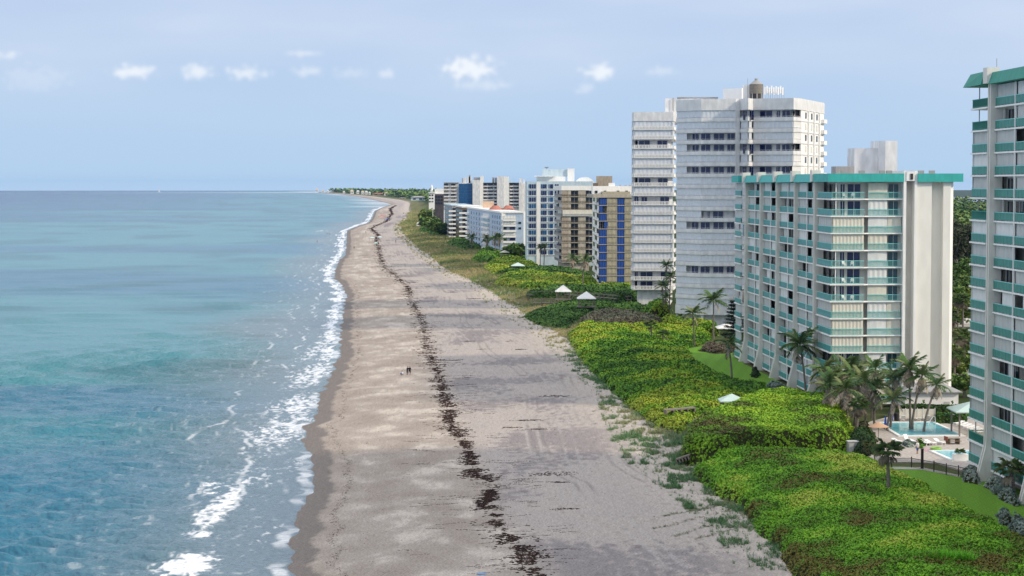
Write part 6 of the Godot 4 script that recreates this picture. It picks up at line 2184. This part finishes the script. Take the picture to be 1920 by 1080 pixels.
func seaweed() -> void:
	var r := RandomNumberGenerator.new()
	r.seed = 555
	var st := new_st()
	var ring := []
	for i in 9:
		var a := -TAU * i / 9
		var q := r.randf_range(0.55, 1.05)
		ring.append(Vector3(cos(a) * q, -0.15, sin(a) * q))
	for i in 9:
		var a: Vector3 = ring[i]
		var b: Vector3 = ring[(i + 1) % 9]
		var ma := Vector3(a.x * 0.55, r.randf_range(0.5, 1.0), a.z * 0.55)
		tri(st, a, b, Vector3(0, 0.8, 0))
		tri(st, a, ma, b)
	var mesh := done(st)
	var m := vmat(0.95, 0.15)
	var xf := []
	var cl := PackedColorArray()
	var put := func(x: float, d: float, lx: float, lz: float, hh: float) -> void:
		var xs := shore_x(d)
		if x < xs + 1.0:
			return
		var y := gh(x, d)
		if d < 900.0 and x > xs + 4.0:
			y += 0.05 * n_fine.get_noise_2d(x * 0.4, d * 0.3) + 0.10 * n_mid.get_noise_2d(x * 0.09, d * 0.07)
		xf.append(Transform3D(Basis(Vector3.UP, r.randf_range(-0.5, 0.5)) * Basis.from_scale(Vector3(lx, hh, lz)), Vector3(x, y - 0.01, -d)))
		var t := r.randf()
		cl.append(Color(0.028, 0.018, 0.016).lerp(Color(0.075, 0.045, 0.035), t * t))
	for i in 15000:
		var d := 1.0 / lerpf(1.0 / 196.0, 1.0 / 3600.0, pow(r.randf(), 0.8))
		var xw := look(wrack_t, d)
		var far := maxf(1.0, d / 600.0)
		var w := 0.85 + 0.8 * n_big.get_noise_1d(d * 0.02)
		var off := r.randfn() * w * (1.0 if d < 420.0 else 1.5)
		var x := xw + off
		var gate := n_mid.get_noise_2d(x * 0.16, d * 0.13) + 0.35 * n_big.get_noise_1d(d * 0.05)
		if gate < 0.07 - 0.34 * exp(-off * off * 1.4) and r.randf() > 0.06:
			continue
		var s := r.randf_range(0.09, 0.27) * far
		put.call(x, d, s * r.randf_range(1.0, 2.2), s, 0.09 * far)
	# streaks washed up across the lower beach
	for i in 700:
		var d := 1.0 / lerpf(1.0 / 196.0, 1.0 / 1100.0, pow(r.randf(), 0.7))
		var xw := look(wrack_t, d)
		var xs := shore_x(d)
		var x := lerpf(xs + 9.0, xw + 6.0, sqrt(r.randf()))
		if n_mid.get_noise_2d(x * 0.09, d * 0.06) < -0.05:
			continue
		var n := 3 + r.randi() % 14
		var slope := r.randf_range(-0.5, 0.5)
		var far := maxf(1.0, d / 500.0)
		for j in n:
			var t := j * 0.22 * far
			var s := r.randf_range(0.06, 0.16) * far
			put.call(x + t + r.randf_range(-0.1, 0.1), d + t * slope + r.randf_range(-0.15, 0.15), s * 1.6, s, 0.05 * far)
	# broken line left by the last high run-up
	for i in 2600:
		var d := 1.0 / lerpf(1.0 / 196.0, 1.0 / 800.0, pow(r.randf(), 0.8))
		var x := shore_x(d) + 4.6 + 0.9 * n_mid.get_noise_1d(d * 0.09 + 30.0) + r.randfn() * 0.28
		if r.randf() < 0.12:
			x += r.randf_range(2.0, 9.0)
		var s := r.randf_range(0.04, 0.10) * maxf(1.0, d / 420.0)
		put.call(x, d, s * 1.5, s, 0.04)
	# lone drifts on the raked strip
	for e in [[1040, 743, 2.6], [1035, 889, 3.2], [990, 788, 2.2], [1005, 805, 1.6], [960, 802, 1.4], [1050, 905, 1.2], [1180, 815, 0.9], [1060, 955, 1.2], [820, 675, 2.4], [845, 676, 2.0], [880, 640, 1.6], [905, 655, 1.2], [890, 560, 3.0], [850, 548, 2.2], [960, 640, 1.2], [975, 655, 1.5]]:
		var g := sand_px(e[0], e[1])
		for j in int(40 * e[2]):
			put.call(g.x + r.randfn() * e[2] * 0.55, -g.z + r.randfn() * e[2] * 0.28, r.randf_range(0.1, 0.3), r.randf_range(0.06, 0.16), 0.07)
	for i in 2600:
		var d := 1.0 / lerpf(1.0 / 196.0, 1.0 / 900.0, r.randf())
		var x := lerpf(look(wrack_t, d) + 2.0, edge_x(d), r.randf())
		if n_mid.get_noise_2d(x * 0.1 + 5.0, d * 0.07) < 0.12: continue
		put.call(x, d, r.randf_range(0.05, 0.16), r.randf_range(0.04, 0.09), 0.04)
	var o := multi(self, "seaweed_wrack", mesh, m, xf, cl)
	tag(o, "dark brown seaweed washed up in a ragged line along the beach", "seaweed", "", "stuff")

# ---------------------------------------------------------------- behind the towers
func car(label: String, pos: Vector3, turn: float, m: Material) -> void:
	var root := thing("parked_car", label, "car", pos, turn, "cars parked behind the towers")
	var st := new_st()
	var side := [Vector2(-2.25, 0.35), Vector2(-2.25, 0.85), Vector2(-2.1, 1.0), Vector2(2.0, 1.0), Vector2(2.25, 0.8), Vector2(2.25, 0.35)]
	var cab := [Vector2(-1.9, 1.0), Vector2(-1.6, 1.62), Vector2(0.5, 1.65), Vector2(1.15, 1.0)]
	for prof in [[side, 0.9], [cab, 0.78]]:
		var pl: Array = prof[0]
		var w: float = prof[1]
		for i in pl.size():
			var a: Vector2 = pl[i]
			var b: Vector2 = pl[(i + 1) % pl.size()]
			quad(st, Vector3(a.x, a.y, -w), Vector3(b.x, b.y, -w), Vector3(b.x, b.y, w), Vector3(a.x, a.y, w))
		for z in [-w, w]:
			for i in range(1, pl.size() - 1):
				tri(st, Vector3(pl[0].x, pl[0].y, z), Vector3(pl[i].x, pl[i].y, z), Vector3(pl[i + 1].x, pl[i + 1].y, z))
	part(root, "body", done(st), m)
	for s in [-1, 1]:
		part(root, "side_window", box(1.9, 0.42, 0.04), M.glass, Vector3(-0.5, 1.32, s * 0.79))
		for x in [-1.4, 1.4]:
			part(root, "wheel", cyl(0.34, 0.34, 0.24, 14), M.black, Vector3(x, 0.34, s * 0.82), Basis(Vector3.RIGHT, PI / 2))
	part(root, "windscreen", box(0.05, 0.75, 1.4), M.glass, Vector3(0.85, 1.32, 0), Basis(Vector3(0, 0, 1), 0.78))

func build_inland() -> void:
	structure("car_park", flat_poly([[1770, 545], [1840, 545], [1860, 612], [1760, 612]], 3.3, 3.42), weathered(Color(0.55, 0.53, 0.51), 0.9, 0.15, 0.1, 81), "pale car park behind the towers")
	structure("road", flat_poly([[1770, 668], [1840, 668], [1840, 704], [1770, 704]], 3.3, 3.42), weathered(Color(0.20, 0.19, 0.19), 0.9, 0.2, 0.2, 82))
	for e in [[1797, 566, 0.2, M.metal, "grey car on the pale car park"], [1804, 595, 0.05, M.bright, "white sport utility car on the pale car park"], [1784, 583, 0.1, M.dark, "dark car at the edge of the pale car park"], [1812, 580, 0.2, M.black, "black car beside the white one"], [1792, 680, 0.3, M.dark, "dark car on the road behind the palms"]]:
		var g := gp(e[0], e[1], 3.42)
		car(e[4], g, e[2], e[3])
	var mid := [Color(0.045, 0.09, 0.025), Color(0.075, 0.15, 0.03), Color(0.12, 0.20, 0.038), Color(0.17, 0.225, 0.05)]
	var pine := [Color(0.035, 0.050, 0.025), Color(0.055, 0.072, 0.035), Color(0.080, 0.090, 0.045)]
	for e in [[1792, 505, 9.0, 6.0], [1806, 520, 8.5, 6.0], [1782, 560, 8.0, 5.0], [1800, 590, 9.5, 7.0], [1815, 600, 9.0, 6.0], [1786, 650, 11.0, 8.0], [1808, 690, 11.5, 8.0]]:
		var p := wp(e[0], e[1])
		tree("rounded broadleaf tree behind the car park", Vector3(p.x, 3, p.y), e[2], e[3], mid, 0.7, "broadleaf trees behind the car park")
	for e in [[1788, 760, 22.0, 8.0], [1800, 790, 23.0, 9.0], [1811, 830, 22.0, 8.0], [1795, 900, 22.0, 9.0]]:
		var p := wp(e[0], e[1])
		tree("tall feathery grey-green pine behind the broadleaf trees", Vector3(p.x, 3, p.y), e[2], e[3], pine, 0.8, "tall pines behind the car park", "tree", "feathery_pine")
	for e in [[1788, 372, 5.0, 3.2], [1803, 380, 4.5, 3.2], [1795, 405, 5.0, 4.0], [1812, 345, 4.0, 3.0], [1788, 345, 3.6, 2.6]]:
		var p := wp(e[0], e[1])
		tree("small leafy tree beside the blank end wall", Vector3(p.x, 3, p.y), e[2], e[3], mid, 0.45, "small trees behind the block", "tree", "small_tree")
	for e in [[803, 1600, 11.0, 8.0], [810, 1540, 10.0, 7.0], [819, 1440, 10.0, 7.0], [828, 1410, 9.0, 7.0], [793, 1900, 12.0, 10.0], [805, 1950, 12.0, 10.0]]:
		var p := wp(e[0], e[1])
		tree("tall tree beside the dark brown block", Vector3(p.x, 3, p.y), e[2], e[3], mid, 1.6, "tall trees by the dark brown block")
	for e in [[966, 970, 8.0, 5.0], [976, 960, 8.5, 5.0], [955, 985, 6.0, 4.0]]:
		var p := wp(e[0], e[1])
		tree("dark leafy tree before the pale blue block's white end", Vector3(p.x, 3, p.y), e[2], e[3], [mid[0], mid[0], mid[1], mid[2]], 0.8, "dark trees before the white end")
	# woods too far to count
	var r := RandomNumberGenerator.new()
	r.seed = 99
	var xf := []
	var cl := PackedColorArray()
	for i in 9000:
		var left := i % 3 != 0
		var d := 1.0 / lerpf(1.0 / (1900.0 if left else 1000.0), 1.0 / (9800.0 if left else 4050.0), r.randf())
		var x := 0.0
		var s := d * 0.0011 + 1.0
		if left:
			var x0 := edge_x(d) + 30.0 + d * 0.004
			x = x0 + r.randf() * r.randf() * d * 0.07
		else:
			x = r.randf_range(0.20, 0.25) * d
		var tall := 7.0 + 6.0 * n_mid.get_noise_2d(x * 0.01, d * 0.004) + (5.0 if d > 3500.0 else 0.0)
		xf.append(Transform3D(Basis(Vector3.UP, r.randf() * TAU).scaled(Vector3(s, s, s)), Vector3(x, 3.0 + tall * pow(r.randf(), 0.6), -d)))
		cl.append(palette_color(mid, x * 0.2, d * 0.1, r))
	var o := multi(self, "distant_woods", mesh_cache.leaf, M.leaf, xf, cl)
	tag(o, "distant woods on the headland and behind the car park", "woods", "", "stuff")
